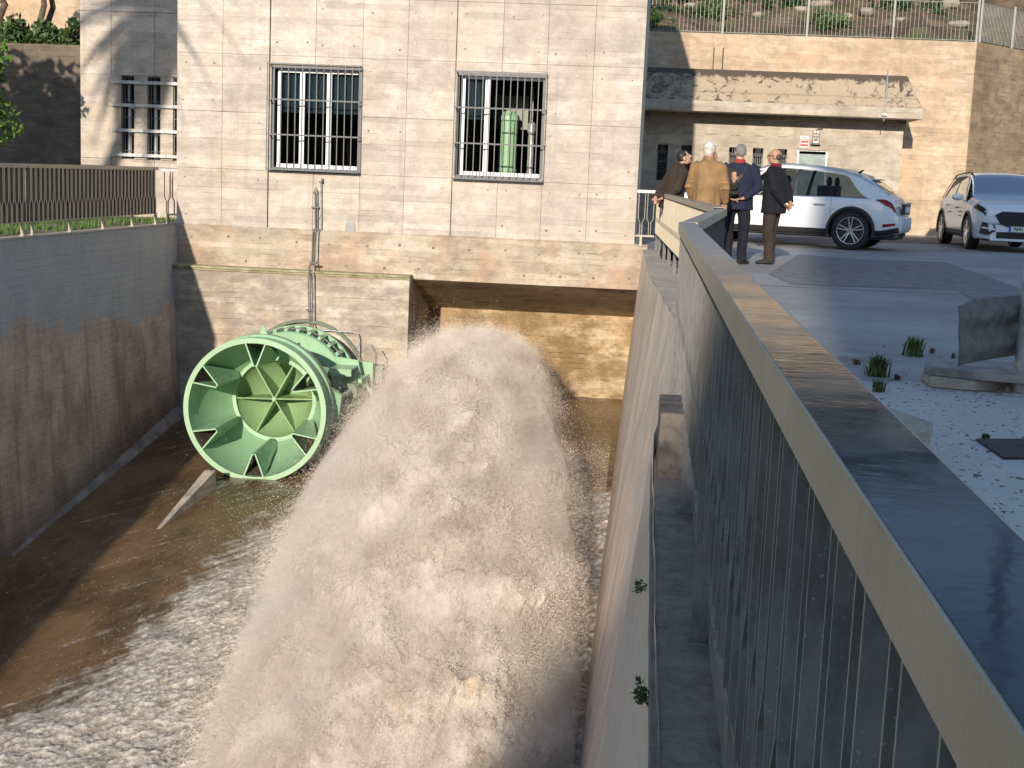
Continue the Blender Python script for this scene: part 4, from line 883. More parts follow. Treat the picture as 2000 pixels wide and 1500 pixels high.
# canopy
zc1, zl1, zl0 = W(1500, 139, AY-.35).z, W(1500, 200, AY-1.0).z, W(1500, 222, AY-1.0).z
def m_canopy():
    m = M('stained_canopy_concrete', .9); p = m.sep(); u, v = p[0], p[2]
    wv = m.noise(5, 6, m.scale((1, 1, .6)), rough=.75); b = m.noise(1.4, 4)
    base = m.mix(b, (.40, .30, .21), (.50, .40, .29))
    rows = m.math('PINGPONG', m.math('MULTIPLY', m.math('ADD', v, m.math('MULTIPLY', wv, .12)), 1.0), .22); mort = m.ramp(rows, .0, .05, 1., 0.)
    cells = m.ramp(m.noise(4.2, 7, m.scale((1, 1, 1.3)), rough=.8, dist=.6), .52, .6)
    s1 = m.math('MULTIPLY', cells, m.ramp(m.noise(.9, 5, rough=.7), .36, .52)); s = m.math('MAXIMUM', s1, m.math('MULTIPLY', mort, .5))
    drip = m.ramp(m.noise(1., 6, m.scale((3.2, 1, .55)), rough=.68), .54, .66); top = m.ramp(m.math('ADD', v, m.math('MULTIPLY', wv, .5)), zc1-.0, zc1+.18)
    s = m.math('MAXIMUM', m.math('MULTIPLY', s, .75), m.math('MAXIMUM', m.math('MULTIPLY', drip, m.ramp(u, 4., 6.2, .35, .85)), top))
    lft = m.ramp(u, .2, 1.8, .6, 0.); s = m.math('MAXIMUM', s, m.math('MULTIPLY', lft, m.ramp(wv, .35, .6)))
    m.bump(s, .01); m.bump(wv, .02); return m.col(m.mix(m.ramp(s, .1, .75, 0., .95), base, (.08, .058, .045)))
mc = m_canopy()
cp = thing('canopy', 'stained concrete canopy slab projecting over the annex wall', 'canopy', (3.5, AY-1, zl0))
xl = -1.2; xr0, xr1 = W(1772, 152, AY-.35).x, W(1803, 210, AY-1.0).x
m = MB(); y0_, y1_ = AY-1.0, AY-.35
m.hexa([(xl, y0_+.02, zl1), (xr1, y0_+.02, zl1), (xr1, RY+.05, zl1), (xl, RY+.05, zl1), (xl, y1_, zc1), (xr0, y1_, zc1), (xr0, RY+.05, zc1+.02), (xl, RY+.05, zc1+.02)]); obj('canopy_top', m, mc, cp, bevel=.02)
m = MB(); m.box(xl, xr1+.01, y0_, RY+.04, zl0, zl1-.002); obj('canopy_edge', m, MT['pale'], cp, bevel=.015)
m = MB(); m.box(xl, xr1-.25, y0_+.75, AY-.001, zl0-.12, zl0-.001); obj('canopy_soffit', m, MT['soffit'], cp)
t = thing('drain_pipe', 'thin grey drain pipe standing in front of the stained canopy', 'pipe', W(1730, 185, AY-1.05))
a, b_ = W(1734, 137, AY-.5), W(1727, 224, AY-1.06); m = MB(); m.tube([a, a.lerp(b_, .5)+Vector((0, -.12, 0)), b_], .022); m.tube([b_, b_+Vector((0, 0, -.16))], .012); m.box(b_.x-.06, b_.x+.06, b_.y-.04, b_.y+.1, b_.z-.02, b_.z+.02)
o = obj('tube', m, MT['galv_light'], t, smooth=True)
# wall lamp, signs
p = W(1594, 267, AY-.12); t = thing('wall_lamp', 'caged rectangular bulkhead lamp on the annex wall above the door', 'lamp', p)
m = MB(); m.box(-.085, .085, .0, .12, -.17, .15); part('housing', m, MT['galv_light'], t, bevel=.015)
m = MB(); m.ell((0, -.0, 0), (.06, .05, .12)); part('lens', m, plain('frosted_glass', (.55, .52, .42), .3), t, smooth='full')
m = MB()
for z in (-.08, 0, .08): m.box(-.085, .085, -.07, -.062, z-.006, z+.006)
for x in (-.08, 0, .08): m.box(x-.006, x+.006, -.075, -.067, -.15, .13)
for x in (-.08, .08):
    for z in (-.14, .12): m.box(x-.008, x+.008, -.07, .0, z-.008, z+.008)
m.box(-.12, .12, -.05, .1, -.20, -.17); m.tube([(0, .05, .15), (.02, .05, .2), (.16, .05, .21)], .01); part('cage', m, MT['darkmetal'], t)
def sign(px, py, Y, w_, h, label, lines):
    p = W(px, py, Y); t = thing('warning_sign', label, 'sign', p)
    part('plate', MB().box(-w_/2, w_/2, 0, .006, -h/2, h/2), MT['white'], t); part('red_field', MB().box(-w_/2+.012, w_/2-.012, -.003, -.0005, -h/2+.02, h*.24), MT['red'], t)
    m = MB(); m.box(-w_*.38, w_*.38, -.003, -.001, h*.31, h*.345); m.box(-w_*.3, w_*.3, -.003, -.001, h*.38, h*.41); part('header_line', m, MT['red'], t)
    for k in range(lines):
        z = h*.14-k*.085; m = MB(); x = -w_*.38
        while x < w_*.36:
            l = R.uniform(.012, .03); m.box(x, x+l, -.006, -.0035, z-.017, z+.017); x += l+.010
        part('lettering', m, MT['white'], t)
sign(1571, 277, AY-.02, .22, .30, 'small red and white warning sign beside the lamp above the annex door', 3)
sign(1252, 268, AY-.02, .2, .30, 'small red and white sign on the shaded annex wall next to the powerhouse corner', 2)
# retaining wall and the oblique wall
rz = W(1500, 66, RY).z; rx1 = W(1909, 85, RY).x
rt = thing('retaining_wall', 'tall sunlit ochre retaining wall above the annex, fence along its top', 'wall', (5, RY, 0))
m = MB(); ztl, ztr = W(1262, 60, RY).z, W(1908, 82, RY).z
m.hexa([(-6, RY, 0), (rx1, RY, 0), (rx1, RY+.6, 0), (-6, RY+.6, 0), (-6, RY, ztl), (rx1, RY, ztr), (rx1, RY+.6, ztr), (-6, RY+.6, ztl)]); obj('wall', m, MT['ochre'], rt)
m = MB(); p = W(1393, 115, RY); m.box(p.x-.006, p.x+.02, RY-.03, RY+.01, p.z-.35, p.z+.3); m.box(p.x+.24, p.x+.27, RY-.03, RY+.01, p.z-.35, p.z+.3); obj('open_joint', m, MT['black'], rt)
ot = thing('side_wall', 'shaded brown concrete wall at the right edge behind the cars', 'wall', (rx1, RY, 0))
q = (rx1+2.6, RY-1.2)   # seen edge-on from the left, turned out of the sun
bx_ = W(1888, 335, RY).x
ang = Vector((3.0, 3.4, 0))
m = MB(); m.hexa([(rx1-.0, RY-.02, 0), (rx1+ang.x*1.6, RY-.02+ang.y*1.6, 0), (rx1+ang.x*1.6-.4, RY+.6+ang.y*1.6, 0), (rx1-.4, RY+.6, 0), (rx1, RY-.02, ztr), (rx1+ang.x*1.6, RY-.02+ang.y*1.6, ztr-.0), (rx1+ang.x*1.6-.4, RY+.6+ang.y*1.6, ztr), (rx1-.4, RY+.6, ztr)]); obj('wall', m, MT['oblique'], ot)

# fence on top of the retaining wall
ft = thing('hill_fence', 'pale steel bar fence along the top of the ochre retaining wall', 'fence', (5, RY+.2, 5))
fy = RY+.15; zfn = lambda x: ztl+(ztr-ztl)*(x+6)/(rx1+6)
fx = [W(px, 60, fy).x for px in (1411, 1576, 1744, 1908)]; fx = [fx[0]-2*(fx[1]-fx[0])*.98, fx[0]-(fx[1]-fx[0])]+fx
m = MB().box(-.005, .005, -.005, .005, .05, 1.02); me_bar = m.mesh('bar'); me_bar.materials.append(MT['fencebar'])
m = MB().box(-.028, .028, -.028, .028, 0, 1.10); me_post = m.mesh('post'); me_post.materials.append(MT['fencebar'])
def inst(nm, me, parent, loc): o = bpy.data.objects.new(nm, me); C.objects.link(o); o.parent = parent; o.location = Vector(loc)-parent.location; return o
for x in fx: inst('post', me_post, ft, (x, fy, zfn(x)))
for a, b_ in zip(fx[:-1], fx[1:]):
    if b_ < -.6: continue
    m = MB(); 
    for dz in (.05, 1.02): m.bar((a+.03, fy, zfn(a)+dz), (b_-.03, fy, zfn(b_)+dz), .03, .012)
    obj('rail', m, MT['fencebar'], ft)
    x = a+.11
    while x < b_-.05:
        if x > -.9: inst('bar', me_bar, ft, (x, fy, zfn(x)))
        x += .108
ft2 = thing('hill_fence', 'dense grey bar fence on the shaded wall at the top right corner', 'fence', (rx1+1, RY+1, 5))
for k in range(60):
    s_ = k*.075; inst('bar', me_bar, ft2, (rx1+.05+ang.x/4.53*s_*1., RY+.1+ang.y/4.53*s_, ztr))
for k in range(3): inst('post', me_post, ft2, (rx1+.05+ang.x/4.53*k*1.75+.01, RY+.08+ang.y/4.53*k*1.75, ztr))
m = MB()
for dz in (.05, 1.02): m.bar((rx1+.05, RY+.1, ztr+dz), (rx1+.05+ang.x, RY+.1+ang.y, ztr+dz), .03, .012)
obj('rail', m, MT['fencebar'], ft2)

# things on the hillside
def hz(x, y):
    o = bpy.data.objects['hillside'].data; return 5.0+(min(y, 47)-38.9)*.42+max(y-47, 0)*.08
for k, (px, py, Y, s_) in enumerate(((1500, 35, 43, .35), (1560, 50, 41.5, .22), (1600, 40, 42, .3), (1655, 55, 41, .2), (1690, 48, 41.5, .28), (1760, 55, 40.8, .22), (1835, 25, 42.5, .5), (1870, 55, 40.6, .25), (1800, 50, 41.5, .3), (1345, 45, 41.5, .2), (1855, 10, 43.5, .45), (1730, 20, 43.2, .3), (1480, 55, 40.9, .2), (1620, 15, 44, .3))):
    p = W(px, py, Y); rs2 = np.random.RandomState(50+k); m = MB(); m.ell((0, 0, 0), (s_, s_*.8, s_*.5), 14, 9)
    v = np.array(m.v); n_ = fbm(v[:, 0]*2.3+k, v[:, 1]*2.3, v[:, 2]*2.3, 3); v *= (1+.8*n_)[:, None]; v[:, 2] = np.minimum(v[:, 2], s_*.3); m.v = [tuple(q_) for q_ in v]
    where = ['near the middle of the fence', 'behind the second fence post from the building', 'in front of a trunk left of centre', 'low down close behind the fence', 'between two trunks', 'just right of the third fence post', 'largest of all, under the right end trees', 'low down near the fence corner', 'left of the largest rock', 'leftmost, near the powerhouse', 'high up above the fence corner', 'high up beside the pale trunk', 'half hidden by the fence foot', 'high up behind the middle'][k]+' on the slope'
    o = obj('rock', m, plain('pale_rock', (.36, .31, .25), .95, 0, .35, 4, .03) if k == 0 else bpy.data.materials['pale_rock'], None, smooth=True); o.location = (p.x, Y, hz(p.x, Y)+.12)
    tag(o, 'pale rock '+where, 'rock', 'pale rocks on the slope')
rs_ = np.random.RandomState(31)
for k, (px, Y, h, cr_) in enumerate(((1350, 42.5, 3.6, 1.7), (1482, 44, 3.4, 1.7), (1642, 43, 3.4, 1.6), (1712, 42, 3.6, 1.8), (1890, 46, 3.2, 1.9), (1580, 50, 3.4, 2.2), (1780, 52, 3.4, 2.4), (2060, 46, 3.2, 2), (1420, 52, 3.4, 2.2), (2250, 48, 3.2, 2.2))):
    p = W(px, 30, Y)
    tree('pine_tree', ['leftmost slope tree rising behind the fence beside the powerhouse corner', 'slope tree second from the left behind the fence', 'slope tree behind the middle of the fence', 'pale trunked slope tree right of the middle of the fence', 'slope tree above the right end of the fence', 'big tree far up the slope behind the middle of the fence', 'big tree far up the slope toward the right', 'slope tree beyond the right edge of the picture', 'tree far up the slope toward the powerhouse', 'tree far right beyond the picture on the slope'][k],
         (p.x, Y, hz(p.x, Y)-.15), h, cr_, 46, 70, .22, 'leafdark', .13, seed=70+k, crown_z=.36, elong=1.4, group='trees on the slope behind the fence')
for k, (px, Y) in enumerate(((1275, 40), (1300, 41), (1330, 42.5), (1395, 41), (1440, 42.5), (1535, 42), (1625, 40.3), (1740, 42), (1820, 41.5), (1855, 43.5), (1565, 43.8), (1690, 44), (1785, 44.5))):
    p = W(px, 40, Y); V, Fq = leaves(rs_, [np.array([rs_.normal()*.3, rs_.normal()*.2, abs(rs_.normal()*.18)]) for _ in range(14)], .2, 36, .06, 1.3)
    o = obj('bush', leaf_mesh('bush', V, Fq, [MT['leafdark'] if k % 3 else bpy.data.materials['mid_leaves']]), None); o.location = (p.x, Y, hz(p.x, Y)+.05)
    tag(o, 'low green bush on the slope, '+['leftmost beside the powerhouse corner', 'second from the powerhouse', 'third from the powerhouse', 'right of the first fence post', 'farther back left of the first trunk', 'left of the second fence post', 'close behind the fence at its middle', 'near the third fence post', 'left of the biggest rock', 'behind the biggest rock', 'high up behind the second post', 'high up behind the pale trunk', 'highest toward the right'][k], 'bush', 'bushes on the slope')

# ------------------------------------------------------------------ lamp post, crash barrier end, slab, weeds on the near yard
p = G(1996, 768); t = thing('lamp_post', 'grey steel post at the right edge of the picture on a bolted base plate', 'post', (p.x, p.y, 0))
m = MB(); m.lathe([(.062, .012), (.06, .6), (.05, 3.5), (.045, 6)], (0, 0, 0), 'Z', 28); part('pole', m, MT['galv_light'], t, smooth='full')
part('base_plate', MB().box(-.15, .15, -.15, .15, 0, .014), MT['galv_light'], t, bevel=.003)
m = MB()
for x in (-.115, .115):
    for y in (-.115, .115): m.lathe([(0, .05), (.012, .05), (.012, .03), (.02, .03), (.02, .014)], (x, y, 0), 'Z', 6)
part('anchor_bolt', m, MT['rusty'], t, kind='stuff')
# corrugated barrier end
ns, nw = 24, 40; Pm = np.zeros((nw, ns, 3)); pl_, pr_ = W(1866, 620, 8.25), W(1992, 620, 8.72)
for i in range(nw):
    u = i/(nw-1); c = Vector((pl_.x, pl_.y, 0)).lerp(Vector((pr_.x, pr_.y, 0)), u)
    hh = .185; tilt = (.05*(1-u))
    for j in range(ns):
        v = j/(ns-1); zc_ = .405-.02*(1-u)
        z = zc_+(v-.5)*2*hh*(1 - .12*max(0, .25-u)*4*(1 if v > .8 else 0)); dep = .035*math.cos(v*4*math.pi)*min(1, u*3+.25)
        xx = c.x+.02*math.sin(v*3.1)*(1-u)-(.04*(v) if u < .05 else 0)
        Pm[i, j] = (c.x-.03*(1-v)*(-1)*(1-u), c.y+dep-(.05*(1-u)**3), z)
me = grid_mesh('barrier_end', Pm); me.materials.append(MT['galv']); o = bpy.data.objects.new('crash_barrier_end', me); C.objects.link(o); s_ = o.modifiers.new('solid', 'SOLIDIFY'); s_.thickness = .006
tag(o, 'bent grey corrugated crash barrier end held by the post at the right edge', 'crash barrier')
def slabpoly(name, pts, z0, z1, mat, label, cat):
    P = [G(*q, z1) for q in pts]; m = MB(); m.prism([(q.x, q.y) for q in P], z0, z1); return tag(obj(name, m, mat, None, bevel=.008), label, cat)
ms = plain('broken_concrete', (.34, .31, .29), .9, 0, .35, 7, .008)
slabpoly('concrete_slab', [(1808, 702), (1935, 700), (2040, 715), (2040, 738), (1900, 726), (1805, 716)][::-1], .075, .125, ms, 'cracked concrete slab lying on top of another beside the grey post', 'slab')
slabpoly('concrete_slab', [(1800, 722), (1960, 716), (2050, 724), (2050, 742), (1905, 742), (1820, 735)][::-1], .004, .073, MT['pale'], 'lower brownish concrete slab under the cracked slab', 'slab')
slabpoly('low_plinth', [(1700, 782), (1822, 824), (1818, 838), (1700, 850)][::-1], 0, .16, MT['pale'], 'low square concrete plinth just behind the near railing', 'plinth')
slabpoly('drain_cover', [(1905, 856), (1960, 893), (2080, 893), (2080, 856)][::-1], .001, .012, plain('rusty_dark_iron', (.07, .045, .05), .8, .2, .3, 14, .004), 'dark rusty drain cover set in the pale ground at the right', 'drain cover')
def mgrass(nm, c): return plain(nm, c, .6, 0, .35, 6)
mg = mgrass('weed_green', (.09, .15, .04)); mdry = mgrass('dry_weed', (.20, .13, .08))
for k, (px, py, n, h, mt, lb) in enumerate(((1785, 695, 170, .17, mg, 'grassy weed tuft growing from a crack left of the slabs'), (1712, 735, 150, .17, mg, 'grassy weed tuft close behind the railing'), (1715, 765, 110, .09, mg, 'small weed tuft nearest the railing coping'), (1820, 690, 40, .05, mdry, 'dry brown weed beside the grassy tuft'), (1752, 742, 60, .05, mdry, 'dry brown weed patch between the two tufts'), (1672, 712, 60, .05, mdry, 'dry brown weed edge right against the coping'), (1862, 700, 30, .05, mg, 'tiny weed at the corner of the cracked slab'), (1925, 857, 70, .035, mg, 'low weeds along the edge of the drain cover'), (1900, 752, 50, .04, mdry, 'dry leaves below the concrete slabs'))):
    q = G(px, py); tuft('weed_tuft', lb, (q.x, q.y, 0), n, h, mt, 90+k, 'weed', spread=1.1 if k in (4, 5, 7, 8) else .6, group=None)
# pebbles and debris
rs_ = np.random.RandomState(44); m = MB()
for i in range(1300):
    y = rs_.uniform(2.2, 11); x = rs_.uniform(.32, .4+y*.32); s_ = rs_.uniform(.002, .0065); m.ell((x, y, s_*.3), (s_*rs_.uniform(.6, 2.4), s_, s_*.6), 5, 3)
obj('gravel', m, plain('dark_gravel', (.14, .11, .09), .9, 0, .6, 20), None, kind='stuff')
# little plants on the right channel wall
def wallplant(px, py, s_, label, n, sd):
    lo, hi = 1., 14.; r = [q/2700 for q in _ray(px, py)]
    # meet the wall surface
    for _ in range(50):
        t_ = (lo+hi)/2; x, y, z = r[0]*t_, r[1]*t_, CZ+r[2]*t_; bz = zf(y)-.3; v = (0-z)/(0-bz) if bz else 0; wx = interp(CREST_R, y)+(baseR(y)-interp(CREST_R, y))*v
        if x > wx - 1e-4 or z < bz: hi = t_
        else: lo = t_
    rs2 = np.random.RandomState(sd); V, Fq = leaves(rs2, [rs2.normal(size=3)*s_*.5 for _ in range(n)], s_*.42, 12, s_*.3, 1.)
    o = obj('wall_plant', leaf_mesh('wall_plant', V, Fq, [mgrass('wall_plant_leaf%d' % sd, (.10, .17, .05))]), None); o.location = (x-s_*.3, y, z); tag(o, label, 'plant')
    m = MB()
    for k in range(5): m.tube([(0, 0, 0), (-s_*rs2.uniform(.4, 1.3), rs2.normal()*s_*.7, rs2.normal()*s_*.7)], .0012, 4)
    obj('stem', m, MT['bark'], o, kind='stuff')
wallplant(1257, 1150, .028, 'upper small green plant growing out of the right channel wall', 8, 201)
wallplant(1263, 1355, .032, 'lower bushier green plant growing out of the right channel wall', 12, 202)

# ------------------------------------------------------------------ out of view: what throws the shade
m = MB()
prof = [(-14, -8), (-9.5, 3), (-6.6, 9.8), (-6.0, 11.2), (-3.7, 13.6), (-3.6, 21.3), (70, 21.3), (70, -8)]  # unseen block added behind the camera, outline shaped to cast the yard shade
m.add([(x, -40, z) for x, z in prof]+[(x, -46, z) for x, z in prof], [tuple(range(8)), tuple(reversed(range(8, 16)))]+[(i, (i+1) % 8, 8+(i+1) % 8, 8+i) for i in range(8)])
tag(obj('shade_block', m, MT['pale'], None), 'unseen shade block added behind the viewer to darken the near yard', 'shade block')
pt = thing('palm_tree', 'tall palm beyond the left edge whose shadow falls on the left wing', 'tree', (-11.6, 8, 0))
m = MB(); limb(m, (-3.2, -1, 0), (.3, 0, 9.1), .2, .13, wob=.01); part('trunk', m, MT['bark'], pt, smooth='full')
rr = random.Random(3)
for k in range(30):
    az_ = rr.uniform(0, 6.28); up_ = rr.uniform(-.5, 1.1); L = rr.uniform(1.8, 2.6); m = MB(); pts = []
    for i in range(9):
        s_ = i/8; h_ = L*s_; pts.append(Vector((.3+math.cos(az_)*h_*math.cos(up_*(1-s_)), math.sin(az_)*h_*math.cos(up_*(1-s_)), 9.1+math.sin(up_)*h_-1.25*s_*s_*L*.75)))
    for i in range(8): m.bar(pts[i], pts[i+1], .03, .02)
    sd = Vector((-math.sin(az_), math.cos(az_), 0))
    for i in range(1, 33):
        s_ = i/33*8; a = pts[int(s_)].lerp(pts[min(8, int(s_)+1)], s_ % 1); l = .55*math.sin(math.pi*min(1, .15+i/36))
        for q in (-1, 1):
            e = a+sd*q*l*.7+Vector((0, 0, -l*.55)); m.add([a+Vector((0, 0, .05)), a-Vector((0, 0, .05)), e-Vector((0, 0, .025)), e+Vector((0, 0, .03))], [(0, 1, 2, 3)])
    part('frond', m, MT['leafdark'], pt)

hb = MB(); hb.v = []; 
X, Yg = np.meshgrid(np.linspace(-220, 220, 60), np.linspace(-62, -240, 26), indexing='ij'); Z = -4+np.clip((-62-Yg)*.2, 0, 30)+fbm(X*.02, Yg*.02, 1, 4)*6*np.clip((-62-Yg)/60, 0, 1)
obj('glow_block_hills', grid_mesh('glow_block_hills', np.stack([X, Yg, Z], -1)), bpy.data.materials['hillside_soil'], kind='structure')  # unseen hills added to keep the horizon glow out of reflections

# ------------------------------------------------------------------ cars
from bisect import bisect
def pch(xs, ys, x):           # smooth monotone interpolation
    x = np.clip(x, xs[0], xs[-1]); xs = np.array(xs, float); ys = np.array(ys, float); h = np.diff(xs); dl = np.diff(ys)/h
    mt = np.zeros(len(xs)); mt[1:-1] = np.where(dl[:-1]*dl[1:] > 0, 2*dl[:-1]*dl[1:]/(dl[:-1]+dl[1:]+1e-9), 0); mt[0], mt[-1] = dl[0], dl[-1]
    i = np.clip(np.searchsorted(xs, x)-1, 0, len(h)-1); t = (x-xs[i])/h[i]
    return (2*t**3-3*t**2+1)*ys[i]+(t**3-2*t**2+t)*h[i]*mt[i]+(-2*t**3+3*t**2)*ys[i+1]+(t**3-t**2)*h[i]*mt[i+1]
class Car:
    """surface S(x, v): v 0 bottom centre, 1 sill, 2 lower side, 3 widest, 4 belt, 5 roof edge / hood edge, 6 top centre"""
    def __init__(s, c): s.c = c
    def sec(s, x):
        c = s.c; w_ = pch(*c['w'], x); zt = pch(*c['top'], x); zb = pch(*c['belt'], x); yt = pch(*c['yt'], x); zb = np.minimum(zb, zt-.035); z0 = pch(*c['bot'], x)
        pts = [(0*x, z0), (w_*.86, z0), (w_*.965, z0+.12), (w_, .60+0*x), (w_*.995, zb-.16), (w_*.965, zb), (w_*yt, zt-c['crown']*1.0*np.clip((zt-zb)*3, .3, 1)), (w_*yt*.55, zt-.012), (0*x, zt)]
        return pts
    def S(s, x, v):               # v in 0..8 index space
        pts = s.sec(x); vv = np.arange(9.)
        Yv = np.stack([p[0]+0*x for p in pts], -1); Zv = np.stack([p[1]+0*x for p in pts], -1)
        i = np.clip(np.floor(v).astype(int), 0, 7); t = v-i
        def cr(A):
            g_ = lambda k: np.take_along_axis(A, np.clip(k, 0, 8)[..., None], -1)[..., 0]
            p0, p1, p2, p3 = g_(i-1), g_(i), g_(i+1), g_(i+2)
            if True:
                p0 = np.where(i == 0, p1, p0)
            tn = .35; m1, m2 = (p2-p0)*tn, (p3-p1)*tn
            return (2*t**3-3*t**2+1)*p1+(t**3-2*t**2+t)*m1+(-2*t**3+3*t**2)*p2+(t**3-t**2)*m2
        return x+0*v, cr(Yv), cr(Zv)
    def patch(s, name, parent, mat, u0, u1, v0, v1, nu=24, nv=10, off=0., side=1, thick=0.):
        """u0,u1: functions of v-fraction (or numbers): x limits"""
        f0 = u0 if callable(u0) else (lambda t: u0+0*t); f1 = u1 if callable(u1) else (lambda t: u1+0*t)
        g0 = v0 if callable(v0) else (lambda q: v0+0*q); g1 = v1 if callable(v1) else (lambda q: v1+0*q)
        A, B = np.meshgrid(np.linspace(0, 1, nu), np.linspace(0, 1, nv), indexing='ij')
        x = f0(B)*(1-A)+f1(B)*A; v = g0(A)*(1-B)+g1(A)*B
        X_, Y_, Z_ = s.S(x, v); P = np.stack([X_, Y_*side, Z_], -1)
        if off:
            du = np.gradient(P, axis=0); dv = np.gradient(P, axis=1); n_ = np.cross(du, dv); n_ /= np.linalg.norm(n_, axis=-1)[..., None]+1e-9
            sg = np.sign(n_[..., 1]*side+n_[..., 2]*.5+1e-6)[..., None]; P = P+n_*sg*off
        if side > 0: P = P[::-1]
        o = obj(name, grid_mesh(name, P), mat, None); o.parent = parent
        if thick: q = o.modifiers.new('t', 'SOLIDIFY'); q.thickness = thick
        return o
    def skin(s, parent, mat, v1, x0, x1, wheels, rw, name='body', v0=1.0):
        me_list = []
        nu, nv = 260, 48
        for side in (1, -1):
            A, B = np.meshgrid(np.linspace(x0, x1, nu), np.linspace(0, 1, nv), indexing='ij'); v = v0+(v1-v0)*B
            X_, Y_, Z_ = s.S(A, v); X_ = X_.copy(); Z_ = Z_.copy()
            keep = np.ones(X_.shape, bool)
            for wx, wz in wheels:
                dx, dz = X_-wx, Z_-wz; d_ = np.sqrt(dx**2+dz**2)+1e-9; ins = (d_ < rw) & (v < 5); edge = ins & (d_ > rw-.03)
                X_ = np.where(edge, wx+dx/d_*rw, X_); Z_ = np.where(edge, wz+dz/d_*rw, Z_); keep &= ~(ins & ~edge)
            n_, m_ = X_.shape; P = np.stack([X_, Y_*side, Z_], -1)
            i = np.arange((n_-1)*(m_-1)); a = (i//(m_-1))*m_+i % (m_-1); q = np.stack([a, a+1, a+m_+1, a+m_], 1); kf = keep.reshape(-1)[q].all(1); q = q[kf]
            if side > 0: q = q[:, ::-1]
            me_list.append((P.reshape(-1, 3), q))
        V = np.concatenate([p for p, _ in me_list]); Q = np.concatenate([me_list[0][1], me_list[1][1]+len(me_list[0][0])])
        me = bpy.data.meshes.new(name); me.from_pydata(V.tolist(), [], Q.tolist()); me.shade_smooth(); o = obj(name, me, mat, None); o.parent = parent; return o
def wheel(parent, x, y, r, wd, side):
    """tyre, rim with five double spokes"""
    m = MB(); m.lathe([(r*.70, -wd/2), (r*.93, -wd/2), (r, -wd/2+.03), (r, wd/2-.03), (r*.93, wd/2), (r*.70, wd/2)], (0, 0, 0), 'Y', 48)
    t = obj('wheel', m, MT['black'], None, smooth=True); t.parent = parent; t.location = (x, y, r)
    ys = side*wd/2
    m = MB(); m.lathe([(r*.70, ys*.96), (r*.685, ys*.98), (r*.655, ys*.9), (r*.64, ys*.3), (r*.64, -ys*.8)], (0, 0, 0), 'Y', 48)
    o = obj('rim', m, MT['chrome'], t, smooth='full'); o.matrix_parent_inverse = Matrix()
    m = MB(); m.lathe([(0, ys*.25), (r*.64, ys*.25)], (0, 0, 0), 'Y', 32); m.lathe([(0, ys*.5), (r*.36, ys*.5), (r*.36, ys*.25)], (0, 0, 0), 'Y', 24); o = obj('brake', m, MT['blackpl'], t); o.matrix_parent_inverse = Matrix()
    m = MB(); m.lathe([(0, ys*.86), (r*.14, ys*.86), (r*.17, ys*.6)], (0, 0, 0), 'Y', 20)
    for k in range(5):
        a = 2*math.pi*k/5+.3
        for q in (-.16, .16):
            e = Vector((math.cos(a+q), 0, math.sin(a+q))); e2 = Vector((math.cos(a+q*1.5), 0, math.sin(a+q*1.5)))
            m.bar(e2*r*.12+Vector((0, ys*.75, 0)), e*r*.66+Vector((0, ys*.86, 0)), r*.065, .03, up=(0, 1, 0))
    o = obj('spokes', m, MT['chrome'], t); o.matrix_parent_inverse = Matrix()
def arches(parent, wheels, rw, w_, mat, y0=.0):
    for wx, wz in wheels:
        for side in (1, -1):
            m = MB(); k0 = 0; n_ = 40; a0, a1 = math.radians(-14), math.radians(194)
            for i in range(n_+1):
                a = a0+(a1-a0)*i/n_; c, s_ = math.cos(a), math.sin(a); yy = side*(w_-.012); yo = side*(w_+.010)
                m.v += [(wx+c*(rw+.045), yy, wz+s_*(rw+.045)), (wx+c*(rw+.035), yo, wz+s_*(rw+.035)), (wx+c*(rw-.008), yo, wz+s_*(rw-.008)), (wx+c*(rw-.012), side*(w_-.3), wz+s_*(rw-.012))]
            for i in range(n_):
                for k in range(3): m.f.append((i*4+k, i*4+k+1, i*4+k+5, i*4+k+4))
            o = obj('wheel_arch', m, mat, None, smooth=True); o.parent = parent
    
